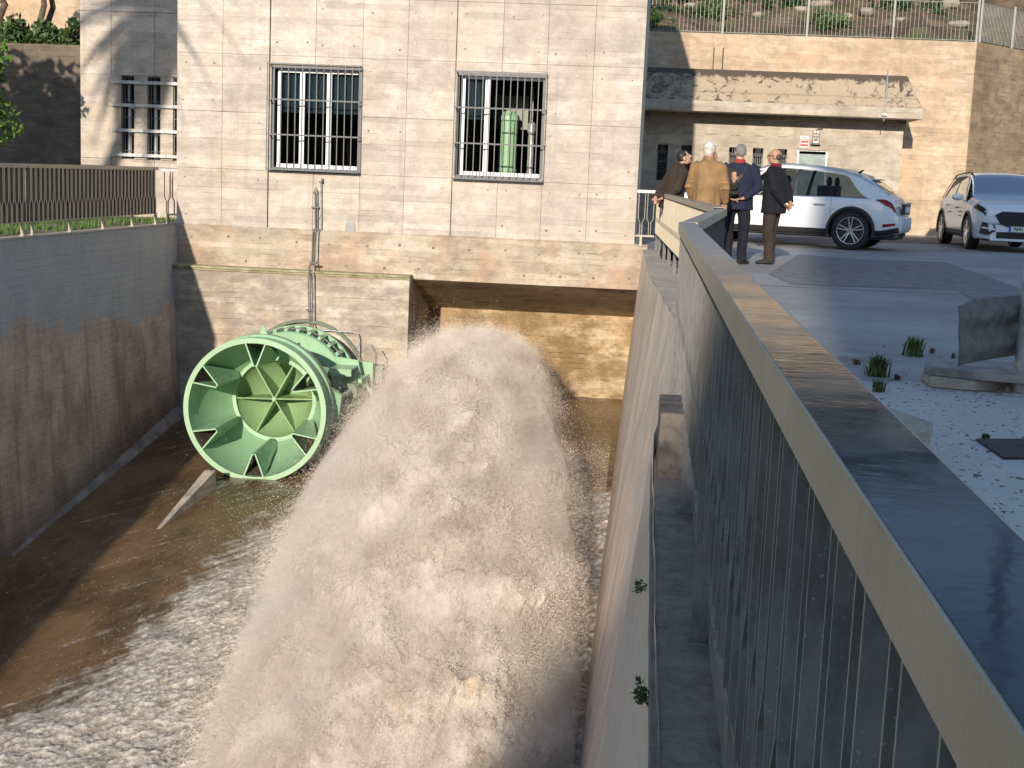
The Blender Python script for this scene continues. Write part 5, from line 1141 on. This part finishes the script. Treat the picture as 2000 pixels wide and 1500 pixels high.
def build_car(name, label, loc, rz, c):
    t = thing(name, label, 'car', loc, rz); K = Car(c); L0, L1 = c['x0'], c['x1']; ra, fa = c['wheels'][0][0], c['wheels'][1][0]; r = c['r']; rw = r+.055
    wl = [(ra, r), (fa, r)]
    body = K.skin(t, MT['car'], 5.0, L0, L1, wl, rw)
    # rear and front upper surfaces (tailgate, bonnet): v 5..8
    gx0, gx1 = c['glass']      # greenhouse from rear glass bottom to windscreen bottom at the belt
    for side in (1, -1):
        K.patch('bonnet' if side > 0 else 'bonnet', t, MT['car'], gx1, L1, 5, 8, 40, 20, side=side)
        K.patch('tailgate', t, MT['car'], L0, gx0, 5, 8, 20, 20, side=side)
        # roof and pillars
        sr0, sr1 = c['side']      # side glass: rear point, front point
        rt0, rt1 = c['roof']      # roof rear edge x, roof front edge x
        K.patch('roof', t, MT['car'], rt0, rt1, 5.93, 8, 50, 14, side=side)
        # side glass: between v=5 and 5.93 from rear tip to front tip
        zfn0 = lambda B: sr0+(c['side_top'][0]-sr0)*B**.8; zfn1 = lambda B: sr1+(c['side_top'][1]-sr1)*B
        bp = c['bpillars']; edges = [0]+bp+[1]
        for a_, b_ in zip(edges[:-1], edges[1:]):
            f0 = (lambda a_: (lambda B: zfn0(B)+(zfn1(B)-zfn0(B))*a_+(.02 if a_ else 0)))(a_); f1 = (lambda b_: (lambda B: zfn0(B)+(zfn1(B)-zfn0(B))*b_-(.02 if b_ < 1 else 0)))(b_)
            K.patch('side_window', t, MT['carglass'] if b_ > .5 else MT['tintglass'], f0, f1, 5.03, 5.90, 24, 12, off=-.006, side=side)
        for q in bp:
            f = lambda B, q=q: zfn0(B)+(zfn1(B)-zfn0(B))*q
            K.patch('door_pillar', t, MT['blackpl'], lambda B: f(B)-.035, lambda B: f(B)+.035, 5.0, 5.93, 4, 10, off=-.003, side=side)
        K.patch('rear_pillar', t, MT['car'], gx0, lambda B: zfn0(B)+.0, 5.0, 5.935, 26, 14, side=side)
        K.patch('front_pillar', t, MT['car'], lambda B: zfn1(B), lambda B: gx1+(rt1-gx1)*B, 5.0, 5.94, 6, 12, side=side)
        # window trim
        K.patch('window_trim', t, MT['chrome'], lambda B: sr0-.02, lambda B: sr1+.02, 4.97, 5.035, 30, 3, off=.004, side=side)
        # windscreen and rear glass halves
        K.patch('windscreen', t, MT['tintglass'], lambda B: rt1+(gx1-rt1)*.02+0*B, gx1-.03, 6.02, 8, 20, 12, off=-.004, side=side)
        K.patch('rear_window', t, MT['tintglass'], gx0+c['rg'], rt0, 5.98, 8, 20, 12, off=.002, side=side)
        K.patch('rear_frame', t, MT['car'], gx0, rt0, 5.9, 6.05, 20, 3, side=side); K.patch('windscreen_frame', t, MT['car'], rt1, gx1, 5.92, 6.04, 20, 3, side=side)
        K.patch('tailgate_lower', t, MT['car'], gx0, gx0+c['rg']+.01, 5.98, 8, 6, 12, side=side)
        # black sill cladding
        m_ = K.patch('sill', t, MT['blackpl'], ra+rw+.03, fa-rw-.03, 1.0, 2.15, 30, 6, off=.008, side=side)
        # door gaps and handles
        for gx in c['gaps']:
            K.patch('door_gap', t, MT['blackpl'], gx-.003, gx+.003, 2.2, 4.97, 2, 14, off=.0015, side=side)
        for hx in c['handles']:
            X_, Y_, Z_ = K.S(np.array([hx]), np.array([4.05])); m = MB(); m.loft([(hx-.11, side*(Y_[0]+.012), Z_[0]), (hx-.08, side*(Y_[0]+.035), Z_[0]+.003), (hx+.08, side*(Y_[0]+.035), Z_[0]+.006), (hx+.11, side*(Y_[0]+.012), Z_[0]+.006)], [.012, .016, .016, .012], n=8); o = obj('door_handle', m, MT['chrome'], None, smooth=True); o.parent = t
        # mirrors
        mx = c['mirror']; X_, Y_, Z_ = K.S(np.array([mx]), np.array([5.0])); m = MB(); m.ell((mx-.02, side*(Y_[0]+.14), Z_[0]+.09), (.08, .13, .075), 14, 10); m.bar((mx, side*(Y_[0]-.02), Z_[0]+.02), (mx, side*(Y_[0]+.1), Z_[0]+.05), .05, .03); o = obj('mirror', m, MT['car'], None, smooth='full'); o.parent = t
        # roof rail
        m = MB(); pts = [];
        for xx in np.linspace(rt0+.12, rt1-.1, 10): X_, Y_, Z_ = K.S(np.array([xx]), np.array([6.15])); pts.append((xx, side*Y_[0], Z_[0]+.035))
        pts[0] = (pts[0][0]-.1, pts[0][1], pts[0][2]-.035); pts[-1] = (pts[-1][0]+.1, pts[-1][1], pts[-1][2]-.035); m.tube(pts, .017); o = obj('roof_rail', m, c['railmat'], None, smooth='full'); o.parent = t
        for wx in (ra, fa): wheel(t, wx, side*(c['wmax']-.125), r, .235, side)
    arches(t, wl, rw, c['wmax'], c['archmat'])
    # ends
    for xe, nm in ((L0, 'rear_end'), (L1, 'front_end')):
        v = np.linspace(1, 8, 40); X_, Y_, Z_ = K.S(np.full(40, xe), v); m = MB(); pts = [(xe, y, z) for y, z in zip(Y_, Z_)]+[(xe, -y, z) for y, z in zip(Y_[::-1][1:], Z_[::-1][1:])]
        m.add(pts, [tuple(range(len(pts)))]); o = obj(nm, m, MT['car'], None); o.parent = t
    # underbody, wells, cabin
    m = MB(); m.box(L0+.1, L1-.1, -.62, .62, .22, .55); m.box(L0+.3, L1-.25, -.70, .70, .40, .62); o = obj('underbody', m, MT['blackpl'], None); o.parent = t
    cab = MB(); cab.box(gx0+.15, gx1-.1, -.80, .80, .55, .82)
    for y in (-.38, .38):
        for x in c['seats']: cab.box(x-.1, x+.12, y-.24, y+.24, .82, 1.22); cab.ell((x-.06, y, 1.30), (.05, .12, .10))
    o = obj('cabin', cab, MT['blackpl'], None); o.parent = t
    return t, K
def apart(t, nm, mb, mat, **kw): o = obj(nm, mb, mat, None, **kw); o.parent = t; return o

# crossover seen from its left rear quarter
c1 = dict(x0=-2.26, x1=2.38, wheels=[(-1.38,), (1.42,)], r=.375, wmax=.90, crown=.075,
    w=([-2.26, -2.18, -1.95, -1.4, 0, 1.6, 2.1, 2.38], [.66, .78, .86, .90, .90, .89, .82, .60]),
    top=([-2.26, -2.18, -2.08, -1.55, -.9, 0., .45, 1.15, 1.8, 2.2, 2.38], [.62, .86, 1.06, 1.42, 1.575, 1.625, 1.585, 1.14, 1.06, .93, .72]),
    belt=([-2.26, -2.1, -1.7, -1.0, 0, 1.1, 2.0, 2.38], [.66, .90, 1.0, 1.0, .985, .96, .86, .66]),
    yt=([-2.26, -2.0, -1.5, 0, .5, 1.2, 2.0, 2.38], [.86, .80, .72, .72, .72, .80, .86, .9]),
    bot=([-2.26, -1.9, -1, 1.4, 2.38], [.36, .28, .25, .25, .30]),
    glass=(-2.06, 1.2), rg=.04, side=(-1.74, .98), side_top=(-1.22, .32), roof=(-1.52, .42), bpillars=[.60], gaps=(-.98, .10, 1.12), handles=(-.75, .28), mirror=.86, seats=(-.75, .25), railmat=MT['chrome'], archmat=MT['blackpl'])
rearw, frontw = Vector((3.90, 27.45, 0)), Vector((1.28, 28.35, 0)); hd = (frontw-rearw); hd.normalize(); ang1 = math.atan2(hd.y, hd.x); lft = Vector((-hd.y, hd.x, 0))
org = rearw+hd*1.38-lft*.9
t1, K1 = build_car('white_crossover', 'white crossover car seen from its side and rear, man at the wheel', org, ang1, c1)
for side in (1, -1):
    K1.patch('tail_lamp', t1, MT['redlamp'], lambda B: -2.235+.13*np.abs(B-.55), lambda B: -1.80-.22*np.abs(B-.5)*2*.9, 4.62, 5.35, 30, 12, off=.006, side=side)
    K1.patch('reflector', t1, MT['redlamp'], -2.2, -1.98, 2.35, 2.62, 8, 3, off=.006, side=side)
    K1.patch('lower_bumper', t1, MT['blackpl'], -2.262, -1.38-.46, 1., 2.0, 20, 6, off=.006, side=side)
    apart(t1, 'exhaust', MB().tube([(-2.22, side*.45, .31), (-2.0, side*.45, .32)], .045, 12), MT['chrome'], smooth=True)
m = MB(); 
for k in range(2): m.add([(-1.52, -.5, 1.40), (-1.52, .5, 1.40), (-1.74, .42, 1.385), (-1.74, -.42, 1.385), (-1.52, -.5, 1.37), (-1.52, .5, 1.37), (-1.74, .42, 1.365), (-1.74, -.42, 1.365)], [(0, 1, 2, 3), (7, 6, 5, 4), (2, 6, 7, 3), (1, 5, 6, 2), (3, 7, 4, 0)]) if k == 0 else None
apart(t1, 'spoiler', m, MT['car']); apart(t1, 'brake_light', MB().box(-1.752, -1.742, -.15, .15, 1.366, 1.384), MT['redlamp'])
apart(t1, 'plate_recess', MB().box(-2.30, -2.24, -.34, .34, .72, .92), MT['blackpl']); apart(t1, 'number_plate', MB().box(-2.306, -2.301, -.26, .26, .76, .87), MT['white'])
apart(t1, 'chrome_strip', MB().box(-2.32, -2.30, -.32, .32, .925, .955), MT['chrome']); apart(t1, 'bumper_panel', MB().box(-2.30, -2.25, -.62, .62, .40, .66), MT['car'], bevel=.02)
m = MB(); m.loft([(-1.3, 0, 1.49), (-1.38, 0, 1.55), (-1.40, 0, 1.56)], [(.03, .04), (.015, .02), (.004, .005)], n=8); apart(t1, 'roof_aerial', m, MT['blackpl'], smooth='full')

# SUV seen from the front
c2 = dict(x0=-2.28, x1=2.32, wheels=[(-1.34,), (1.37,)], r=.365, wmax=.92, crown=.08,
    w=([-2.28, -2.15, -1.8, -1.2, 0, 1.6, 2.05, 2.22, 2.32], [.62, .78, .88, .92, .92, .915, .86, .78, .66]),
    top=([-2.28, -2.2, -2.05, -1.85, -1.2, 0., .35, 1.05, 1.7, 2.1, 2.25, 2.32], [.70, .98, 1.3, 1.52, 1.62, 1.66, 1.62, 1.16, 1.08, 1.0, .92, .80]),
    belt=([-2.28, -2.1, -1.5, 0, 1.0, 1.8, 2.2, 2.32], [.74, 1.0, 1.07, 1.03, 1.0, .95, .86, .72]),
    yt=([-2.28, -2.0, -1.5, 0, .5, 1.1, 2.0, 2.32], [.80, .72, .72, .72, .73, .82, .87, .9]),
    bot=([-2.28, -1.9, -1, 1.4, 2.32], [.36, .28, .24, .24, .26]),
    glass=(-2.16, 1.10), rg=.05, side=(-1.80, .90), side_top=(-1.5, .28), roof=(-1.9, .36), bpillars=[.22, .56], gaps=(-.95, .1, 1.08), handles=(-.72, .3), mirror=.82, seats=(-.75, .2), railmat=MT['blackpl'], archmat=MT['blackpl'])
fw, rwh = Vector((6.78, 30.6, 0)), Vector((6.80, 33.3, 0)); hd = (fw-rwh).normalized(); ang2 = math.atan2(hd.y, hd.x); lft = Vector((-hd.y, hd.x, 0))
org2 = fw-hd*1.37+lft*.92
t2, K2 = build_car('white_suv', 'white front facing car with a number plate at the right edge of the picture', org2, ang2, c2)
for side in (1, -1):
    K2.patch('headlight', t2, MT['blackpl'], lambda B: 1.78+.12*B, lambda B: 2.262-.02*B, 4.55, 5.45, 24, 10, off=.005, side=side)
    for k in range(3):
        X_, Y_, Z_ = K2.S(np.array([2.24-.12*k]), np.array([5.0])); m = MB(); m.ell((X_[0]+.0, side*(Y_[0]-.01), Z_[0]-.01), (.04, .04, .035), 12, 8); apart(t2, 'lamp_lens', m, MT['glass'] if k else MT['chrome'], smooth='full')
    m = MB(); m.add([(2.325, side*.55, .56), (2.29, side*.80, .62), (2.27, side*.84, .38), (2.325, side*.66, .34), (2.328, side*.5, .45)], [(0, 1, 2, 3, 4)]); apart(t2, 'fog_recess', m, MT['blackpl'])
    m = MB(); m.bar((2.335, side*.50, .46), (2.30, side*.80, .50), .03, .03); apart(t2, 'fog_trim', m, MT['car'])
m = MB(); pl = [(-.56, .76), (-.42, .84), (.42, .84), (.56, .76), (.44, .58), (.30, .53), (-.30, .53), (-.44, .58)]; m.add([(2.335, y, z) for y, z in pl]+[(2.30, y, z) for y, z in pl], [tuple(range(8)), ]+[(i, (i+1) % 8, 8+(i+1) % 8, 8+i) for i in range(8)]); apart(t2, 'grille', m, MT['blackpl'])
m = MB()
for k in range(5):
    z = .58+k*.05
    for q in range(-8, 9): m.box(2.335, 2.343, q*.055+(.027 if k % 2 else 0)-.015, q*.055+(.027 if k % 2 else 0)+.015, z-.006, z+.006)
apart(t2, 'grille_mesh', m, MT['alloy_dark'], kind='stuff')
m = MB(); m.box(2.30, 2.338, -.5, .5, .29, .42); apart(t2, 'lower_intake', m, MT['blackpl']); apart(t2, 'lower_lip', MB().box(2.2, 2.36, -.62, .62, .235, .275), MT['car'], bevel=.01)
m = MB(); m.lathe([(0, .008), (.03, .007), (.045, 0)], (2.318, 0, .80), 'X', 20); apart(t2, 'badge', m, MT['alloy_dark'], smooth='full')
apart(t2, 'number_plate', MB().box(2.345, 2.352, -.26, .26, .435, .545), MT['white']); apart(t2, 'plate_band', MB().box(2.3525, 2.354, -.26, -.22, .437, .543), plain('plate_blue', (.02, .08, .5), .4))
def text_part(t, nm, body, size, M4, mat):
    cu = bpy.data.curves.new(nm, 'FONT'); cu.body = body; cu.size = size; cu.align_x = 'CENTER'; cu.align_y = 'CENTER'; cu.extrude = .0008; cu.offset = .0015
    tmp = bpy.data.objects.new(nm, cu); C.objects.link(tmp); bpy.context.view_layer.update(); me = bpy.data.meshes.new_from_object(tmp.evaluated_get(bpy.context.evaluated_depsgraph_get())); bpy.data.objects.remove(tmp)
    me.materials.clear(); me.materials.append(mat); o = bpy.data.objects.new(nm, me); C.objects.link(o); o.parent = t; o.matrix_local = M4; return o
Mx = Matrix(((0, 0, 1, 0), (1, 0, 0, 0), (0, 1, 0, 0), (0, 0, 0, 1)))
text_part(t2, 'plate_lettering', '9641 MK', .105, Matrix.Translation((2.3545, .02, .49)) @ Mx, MT['black'])
# small lettering on the door
Ms = Matrix(((-1, 0, 0, 0), (0, 0, -1, 0), (0, 1, 0, 0), (0, 0, 0, 1)))
for hx, hz_, l in ((.65, .78, 6), (.65, .70, 9), (-.45, .76, 8)):
    m = MB(); X_, Y_, Z_ = K2.S(np.array([hx]), np.array([3.6])); x = hx-.16
    while x < hx+.16: q = R.uniform(.012, .03); m.box(x, x+q, -Y_[0]-.008, -Y_[0]-.003, hz_-.012, hz_+.012); x += q+.012
    apart(t2, 'door_lettering', m, plain('door_print', (.42, .26, .14), .5) if hx == .65 and hz_ == .78 else bpy.data.materials['door_print'], kind='stuff')

# ------------------------------------------------------------------ people
def skinm(nm, c): return plain(nm, c, .55, 0, .12, 20)
SK = skinm('skin', (.52, .30, .21)); SK2 = skinm('skin_tanned', (.42, .23, .15))
def cloth(nm, c, v=.25): return plain(nm, c, .9, 0, v, 7, .006)
def union(name, mb, mat, vox, t, smooth_it=3):
    me0 = mb.mesh(name); o = bpy.data.objects.new(name, me0); C.objects.link(o)
    rm_ = o.modifiers.new('r', 'REMESH'); rm_.mode = 'VOXEL'; rm_.voxel_size = vox; sm = o.modifiers.new('s', 'SMOOTH'); sm.iterations = smooth_it; sm.factor = .5
    bpy.context.view_layer.update(); me = bpy.data.meshes.new_from_object(o.evaluated_get(bpy.context.evaluated_depsgraph_get())); bpy.data.objects.remove(o)
    me.name = name; me.materials.clear(); me.materials.append(mat); me.shade_smooth(); o = bpy.data.objects.new(name, me); C.objects.link(o); o.parent = t; return o
def head(mb, c, Mh, s=1.):
    P = lambda *q: Vector(c)+Mh @ Vector(q)*s
    mb.ell(P(0, -.01, .03), (.076*s, .094*s, .098*s), 18, 12, Mh); mb.ell(P(0, .022, -.045), (.056*s, .066*s, .065*s), 16, 10, Mh)
    mb.loft([P(0, .088, .03), P(0, .105, -.004), P(0, .112, -.018), P(0, .088, -.026)], [.009*s, .012*s, .016*s, .012*s], n=8)
    mb.ell(P(0, .082, -.055), (.024*s, .012*s, .009*s), 10, 6, Mh); mb.ell(P(0, .07, -.092), (.024*s, .02*s, .018*s), 10, 6, Mh); mb.ell(P(0, .075, .035), (.05*s, .018*s, .012*s), 12, 6, Mh)
    for q in (-1, 1):
        mb.ell(P(q*.078, -.012, -.002), (.010*s, .022*s, .033*s), 8, 8, Mh); mb.ell(P(q*.038, .055, -.02), (.024*s, .022*s, .022*s), 8, 6, Mh)
def hand(mb, w_, d, side, curl=.4, s=1.):
    """w_: wrist, d: direction of the palm"""
    w_ = Vector(w_); d = Vector(d).normalized(); up = Vector((0, 0, 1)) if abs(d.z) < .8 else Vector((0, 1, 0)); x = d.cross(up).normalized(); y = x.cross(d)
    mb.loft([w_, w_+d*.04*s, w_+d*.085*s], [(.028*s, .017*s), (.040*s, .016*s), (.040*s, .013*s)], ref=tuple(y), n=10)
    for k, l in enumerate((.070, .078, .073, .058)):
        b = w_+d*.08*s+x*(.029-.0195*k)*s; c1_ = b+d*l*.5*s-y*.010*curl; c2_ = c1_+(d*(1-curl)-y*curl).normalized()*l*.5*s; mb.loft([b, c1_, c2_], [.0092*s, .0086*s, .007*s], n=6)
    b = w_+d*.025*s+x*side*.03*s; mb.loft([b, b+(d*.7+x*side*.7)*.035*s, b+(d*1.2+x*side*.5)*.055*s], [.012*s, .010*s, .008*s], n=6)
def person(label, loc, rz, H, coat, coat_hem, trousers, skin, hair=None, hairc=None, pose={}, shoes=None, bulk=1., collar=None, glasses=False, strap=False, bag=False):
    t = thing('person', label, 'person', loc, rz); k = H/1.75
    hip = Vector(pose.get('hip', (0, 0, .93)))*k; chest = Vector(pose.get('chest', (0, .0, 1.32)))*k; neck = Vector(pose.get('neck', (0, .0, 1.50)))*k; hc = Vector(pose.get('head', (0, .03, 1.63)))*k
    yaw, pitch = pose.get('look', (0, 0)); Mh = Matrix.Rotation(yaw, 3, 'Z') @ Matrix.Rotation(-pitch, 3, 'X')
    feet = [Vector(p)*k for p in pose.get('feet', ((-.11, .0, .08), (.11, .0, .08)))]
    sh = [chest+Vector((q*.185*k*bulk, .0, .10*k)) for q in (-1, 1)]
    el_ = [Vector(p)*k for p in pose['elbows']]; wr = [Vector(p)*k for p in pose['wrists']]; hd_ = pose['hands']
    mb = MB(); head(mb, hc, Mh, k)
    mb.loft([chest+Vector((0, 0, .05)), neck, hc+Vector((0, -.012, -.02))], [.075*k, .056*k, .055*k], n=12)
    mb.loft([hip-Vector((0, 0, .12*k)), hip, (hip+chest)/2, chest, chest+Vector((0, 0, .12*k))], [(.13*k, .10*k), (.16*k, .115*k), (.14*k, .105*k), (.165*k, .11*k), (.12*k, .085*k)], n=14)
    for i, q in enumerate((-1, 1)):
        kn = (hip+Vector((q*.10*k, 0, -.05))+feet[i])/2+Vector((0, .03*k, 0)); mb.loft([hip+Vector((q*.09*k, 0, -.04*k)), kn, feet[i]+Vector((0, 0, .06*k)), feet[i]-Vector((0, 0, .02*k))], [.08*k, .055*k, .04*k, .04*k], n=10)
        mb.loft([sh[i], el_[i], wr[i]], [.055*k, .042*k, .027*k], n=10); hand(mb, wr[i], hd_[i], -q, pose.get('curl', .4), k)
    union('body', mb, skin, .0085, t, 2)
    # trousers
    mb = MB(); mb.loft([hip+Vector((0, 0, .06*k)), hip-Vector((0, 0, .04*k)), hip-Vector((0, 0, .12*k))], [(.165*k*bulk, .125*k*bulk), (.178*k*bulk, .135*k*bulk), (.15*k*bulk, .12*k*bulk)], n=16)
    for i, q in enumerate((-1, 1)):
        kn = (hip+Vector((q*.10*k, 0, -.05))+feet[i])/2+Vector((0, .025*k, 0)); f = feet[i]
        pts = [hip+Vector((q*.088*k, 0, -.06*k)), hip.lerp(kn, .55)+Vector((q*.06*k, 0, 0)), kn+Vector((q*.01, 0, 0)), kn.lerp(f, .35)+Vector((.006, -.012, 0)), kn.lerp(f, .7)+Vector((-.004, -.008, 0)), f+Vector((0, -.012, .035*k)), f+Vector((0, -.01, -.03*k))]
        mb.loft(pts, [(.103*k, .112*k), (.095*k, .10*k), (.080*k, .088*k), (.076*k, .082*k), (.072*k, .078*k), (.074*k, .084*k), (.072*k, .085*k)], n=14)
        for z in (.12, .2, .3): mb.loft([f+Vector((-.05*k, -.07*k, z*k)), f+Vector((.05*k, -.065*k, (z-.03)*k))], [.012, .012], n=5)
    union('trousers', mb, trousers, .012, t)
    for i in (0, 1):
        f = feet[i]; mb = MB(); fw_ = Matrix.Rotation(pose.get('toe', (.25, -.25))[i], 3, 'Z'); A = lambda *p: f+fw_ @ (Vector(p)*k)
        mb.loft([A(0, -.085, -.045), A(0, -.05, -.035), A(0, .03, -.035), A(0, .12, -.05), A(0, .185, -.058), A(0, .20, -.062)], [(.032*k, .030*k), (.040*k, .044*k), (.044*k, .044*k), (.048*k, .028*k), (.038*k, .020*k), (.012*k, .010*k)], ref=(0, 0, 1), n=14)
        o = union('shoe', mb, shoes or MT['black'], .009, t, 2)
    # coat with sleeves
    hem = coat_hem*k; b_ = bulk; mid = (hip+chest)/2
    mb = MB(); hz0 = Vector((hip.x, hip.y, hem)); mb.loft([hz0, hz0.lerp(hip, .5) if hem < hip.z else hip, mid, chest, chest+Vector((0, 0, .07*k)), chest+Vector((0, 0, .145*k)), neck+Vector((0, -.005, -.0))],
        [(.225*k*b_, .165*k*b_), (.215*k*b_, .155*k*b_), (.205*k*b_, .15*k*b_), (.215*k*b_, .15*k*b_), (.205*k*b_, .135*k*b_), (.145*k*b_, .105*k*b_), (.082*k, .078*k)], n=22)
    for i, q in enumerate((-1, 1)):
        w_ = wr[i]; e = el_[i]; cuff = e.lerp(w_, .93)
        mb.loft([sh[i]+Vector((-q*.05*k, 0, .0)), sh[i]+Vector((q*.012*k, 0, -.03*k)), sh[i].lerp(e, .55), e, e.lerp(w_, .5), cuff], [.078*k*b_, .082*k*b_, .072*k*b_, .070*k*b_, .062*k*b_, .052*k], n=14)
        for j, u in enumerate((.62, .8, 1.05)): mb.ell(sh[i].lerp(e, u)+Vector((0, -.012, 0)), (.074*k*b_, .078*k*b_, .022*k), 12, 6)
    for j in range(5):      # drapes and creases down the back
        x = (-.13+.065*j)*k*b_; mb.loft([Vector((x, hip.y-.145*k*b_, hem+.01)), Vector((x*.9+.01, mid.y-.135*k*b_, mid.z-.02*j*k)), Vector((x*.7, chest.y-.13*k*b_, chest.z-.08*k))], [.016, .010, .004], n=6)
    union('coat', mb, coat, .012, t, 3)
    mb = MB(); mb.lathe([(.070*k, -.03*k), (.086*k, -.02*k), (.080*k, .035*k), (.066*k, .04*k)], neck+Vector((0, -.004, .0)), 'Z', 24, closed=True); o = obj('collar', mb, collar or coat, None, smooth='full'); o.parent = t
    if hair:
        mb = MB(); P = lambda *q: hc+Mh @ Vector(q)*k
        if hair == 'full': mb.ell(P(0, -.022, .043), (.083*k, .094*k, .098*k), 20, 14, Mh); mb.ell(P(0, -.055, -.01), (.070*k, .058*k, .075*k), 16, 10, Mh)
        elif hair == 'short': mb.ell(P(0, -.018, .040), (.080*k, .092*k, .093*k), 20, 14, Mh); mb.ell(P(0, -.052, .0), (.068*k, .056*k, .065*k), 16, 10, Mh)
        else: mb.ell(P(0, -.050, .012), (.081*k, .066*k, .058*k), 20, 12, Mh)
        rsn = np.random.RandomState(int(H*1000)); mb.v = [tuple(np.array(v)+rsn.normal(size=3)*.0022) for v in mb.v]
        o = union('hair', mb, hairc, .009, t, 1)
    if glasses:
        mb = MB(); P = lambda *q: hc+Mh @ Vector(q)*k
        for q in (-1, 1):
            mb.tube([P(q*.034+.026*math.cos(a), .098, .012+.02*math.sin(a)) for a in np.linspace(0, 6.28, 13)], .0025, 5); mb.tube([P(q*.060, .096, .016), P(q*.079, .04, .018), P(q*.080, -.02, .01)], .0028, 5)
        mb.tube([P(-.01, .10, .016), P(.01, .10, .016)], .0025, 5); o = obj('glasses', mb, MT['black'], None); o.parent = t
    if strap:
        mb = MB(); pts = [Vector((.12*k, -.10*k, chest.z+.12*k)), Vector((.07*k, -.165*k*b_, chest.z+.0*k)), Vector((-.06*k, -.175*k*b_, mid.z+.02)), Vector((-.19*k, -.10*k, hip.z+.04*k))]
        for a_, c_ in zip(pts[:-1], pts[1:]): mb.bar(a_, c_, .04, .010, up=(0, 1, 0))
        o = obj('bag_strap', mb, MT['black'], None, smooth=False); o.parent = t
    return t, k
blk = MT['black']
navy = cloth('navy_coat', (.012, .015, .04)); navyt = cloth('navy_trousers', (.006, .007, .016)); dk = cloth('dark_blue_jacket', (.005, .006, .011)); brn = cloth('brown_trousers', (.04, .026, .017)); tan = cloth('tan_coat', (.28, .165, .075)); olive = cloth('olive_brown_jacket', (.04, .026, .017)); redc = cloth('red_collar', (.30, .03, .025)); dkred = cloth('dark_red_scarf', (.16, .012, .018))
greyh = plain('grey_hair', (.22, .20, .19), .8, 0, .3, 30); whiteh = plain('white_hair', (.58, .55, .50), .8, 0, .2, 30); blackh = plain('black_hair', (.015, .012, .01), .6, 0, .3, 30); brownh = plain('brown_grey_hair', (.09, .06, .05), .8, 0, .3, 30)
clasp = dict(elbows=((-.30, -.06, 1.14), (.30, -.06, 1.14)), wrists=((-.10, -.215, .955), (.09, -.215, .965)), hands=((1, -.15, -.1), (-1, -.1, -.12)), curl=.5)
# navy coat, back to the viewer, hands clasped behind
q = G(1432, 515)
person('person seen from behind in navy coat and trousers with red collar, hands clasped behind back', (q.x, q.y, 0), -.15, 1.76, navy, .80, navyt, SK, 'short', greyh, dict(clasp, look=(.25, .1), feet=((-.10, .02, .08), (.12, -.06, .08)), toe=(.5, -.45)), bulk=1.1, collar=redc, strap=True)
q = G(1502, 516)
person('person in dark blue jacket and brown trousers with glasses, facing left', (q.x, q.y, 0), 1.15, 1.72, dk, .78, brn, SK2, 'bald', brownh, dict(elbows=((-.27, -.10, 1.14), (.27, -.12, 1.14)), wrists=((-.14, -.23, .93), (.10, -.24, .95)), hands=((.8, -.2, -.5), (-.8, -.2, -.5)), curl=.5, look=(.25, -.05), feet=((-.10, -.02, .08), (.12, .05, .08)), toe=(.3, -.3)), bulk=1.08, collar=dkred, glasses=True)
person('person seen from behind in a long tan coat with white hair', (.80, 19.7, 0), -.2, 1.76, tan, .72, navyt, SK, 'full', whiteh, dict(elbows=((-.25, .0, 1.12), (.25, .0, 1.12)), wrists=((-.22, .14, .92), (.24, .12, .90)), hands=((.1, .5, -.8), (-.1, .5, -.8)), look=(-.35, -.15), head=(.0, .06, 1.62)), bulk=.95)
person('person in olive brown jacket with black hair leaning in at the left', (.34, 21.2, 0), -1.15, 1.70, olive, .80, navyt, SK, 'short', blackh, dict(chest=(0, .07, 1.29), neck=(0, .12, 1.46), head=(0, .17, 1.58), elbows=((-.27, -.02, 1.12), (.27, -.04, 1.10)), wrists=((-.14, -.22, .95), (.12, -.22, .95)), hands=((.8, -.2, -.4), (-.8, -.2, -.4)), look=(-.2, -.45), curl=.5), bulk=1.05)
person('person in a dark olive jacket half hidden behind the tan coat, one hand raised', (.98, 20.75, 0), 2.9, 1.68, cloth('dark_olive_jacket', (.035, .032, .02)), .80, navyt, SK, 'bald', greyh, dict(head=(.09, .05, 1.60), elbows=((-.28, .05, 1.10), (.27, .08, 1.12)), wrists=((-.30, .22, 1.28), (.2, .26, 1.0)), hands=((-.05, .5, .8), (-.3, .7, .1)), look=(.1, -.1)), bulk=1.05)
# driver
pos = org + Matrix.Rotation(ang1, 3, 'Z') @ Vector((.30, .38, 0))
t = thing('person', 'grey haired driver in a pale blue shirt inside the white crossover', 'person', pos, ang1-math.pi/2)
mb = MB(); Mh = Matrix.Rotation(.5, 3, 'Z'); hc = Vector((0, .05, 1.33)); head(mb, hc, Mh, .98); mb.loft([(0, -.02, .95), (0, 0, 1.15), hc], [(.16, .11), (.10, .08), (.055, .055)], n=12)
for q in (-1, 1): mb.loft([(q*.17, 0, 1.12), (q*.24, .12, .92), (q*.14, .36, .98)], [.05, .04, .028], n=8); hand(mb, (q*.14, .36, .98), (-.2*q, .5, .5), -q, .7)
union('body', mb, SK, .009, t, 2)
mb = MB(); mb.loft([(0, -.03, .80), (0, -.02, .95), (0, 0, 1.10), (0, 0, 1.18)], [(.19, .13), (.19, .13), (.19, .12), (.08, .07)], n=14)
for q in (-1, 1): mb.loft([(q*.14, 0, 1.12), (q*.25, .12, .92), (q*.17, .28, .96)], [.07, .06, .045], n=10)
union('shirt', mb, cloth('pale_shirt', (.45, .52, .58)), .012, t)
mb = MB(); mb.ell(hc+Mh @ Vector((0, -.022, .04)), (.082, .092, .093), 18, 12, Mh); union('hair', mb, greyh, .009, t, 1)
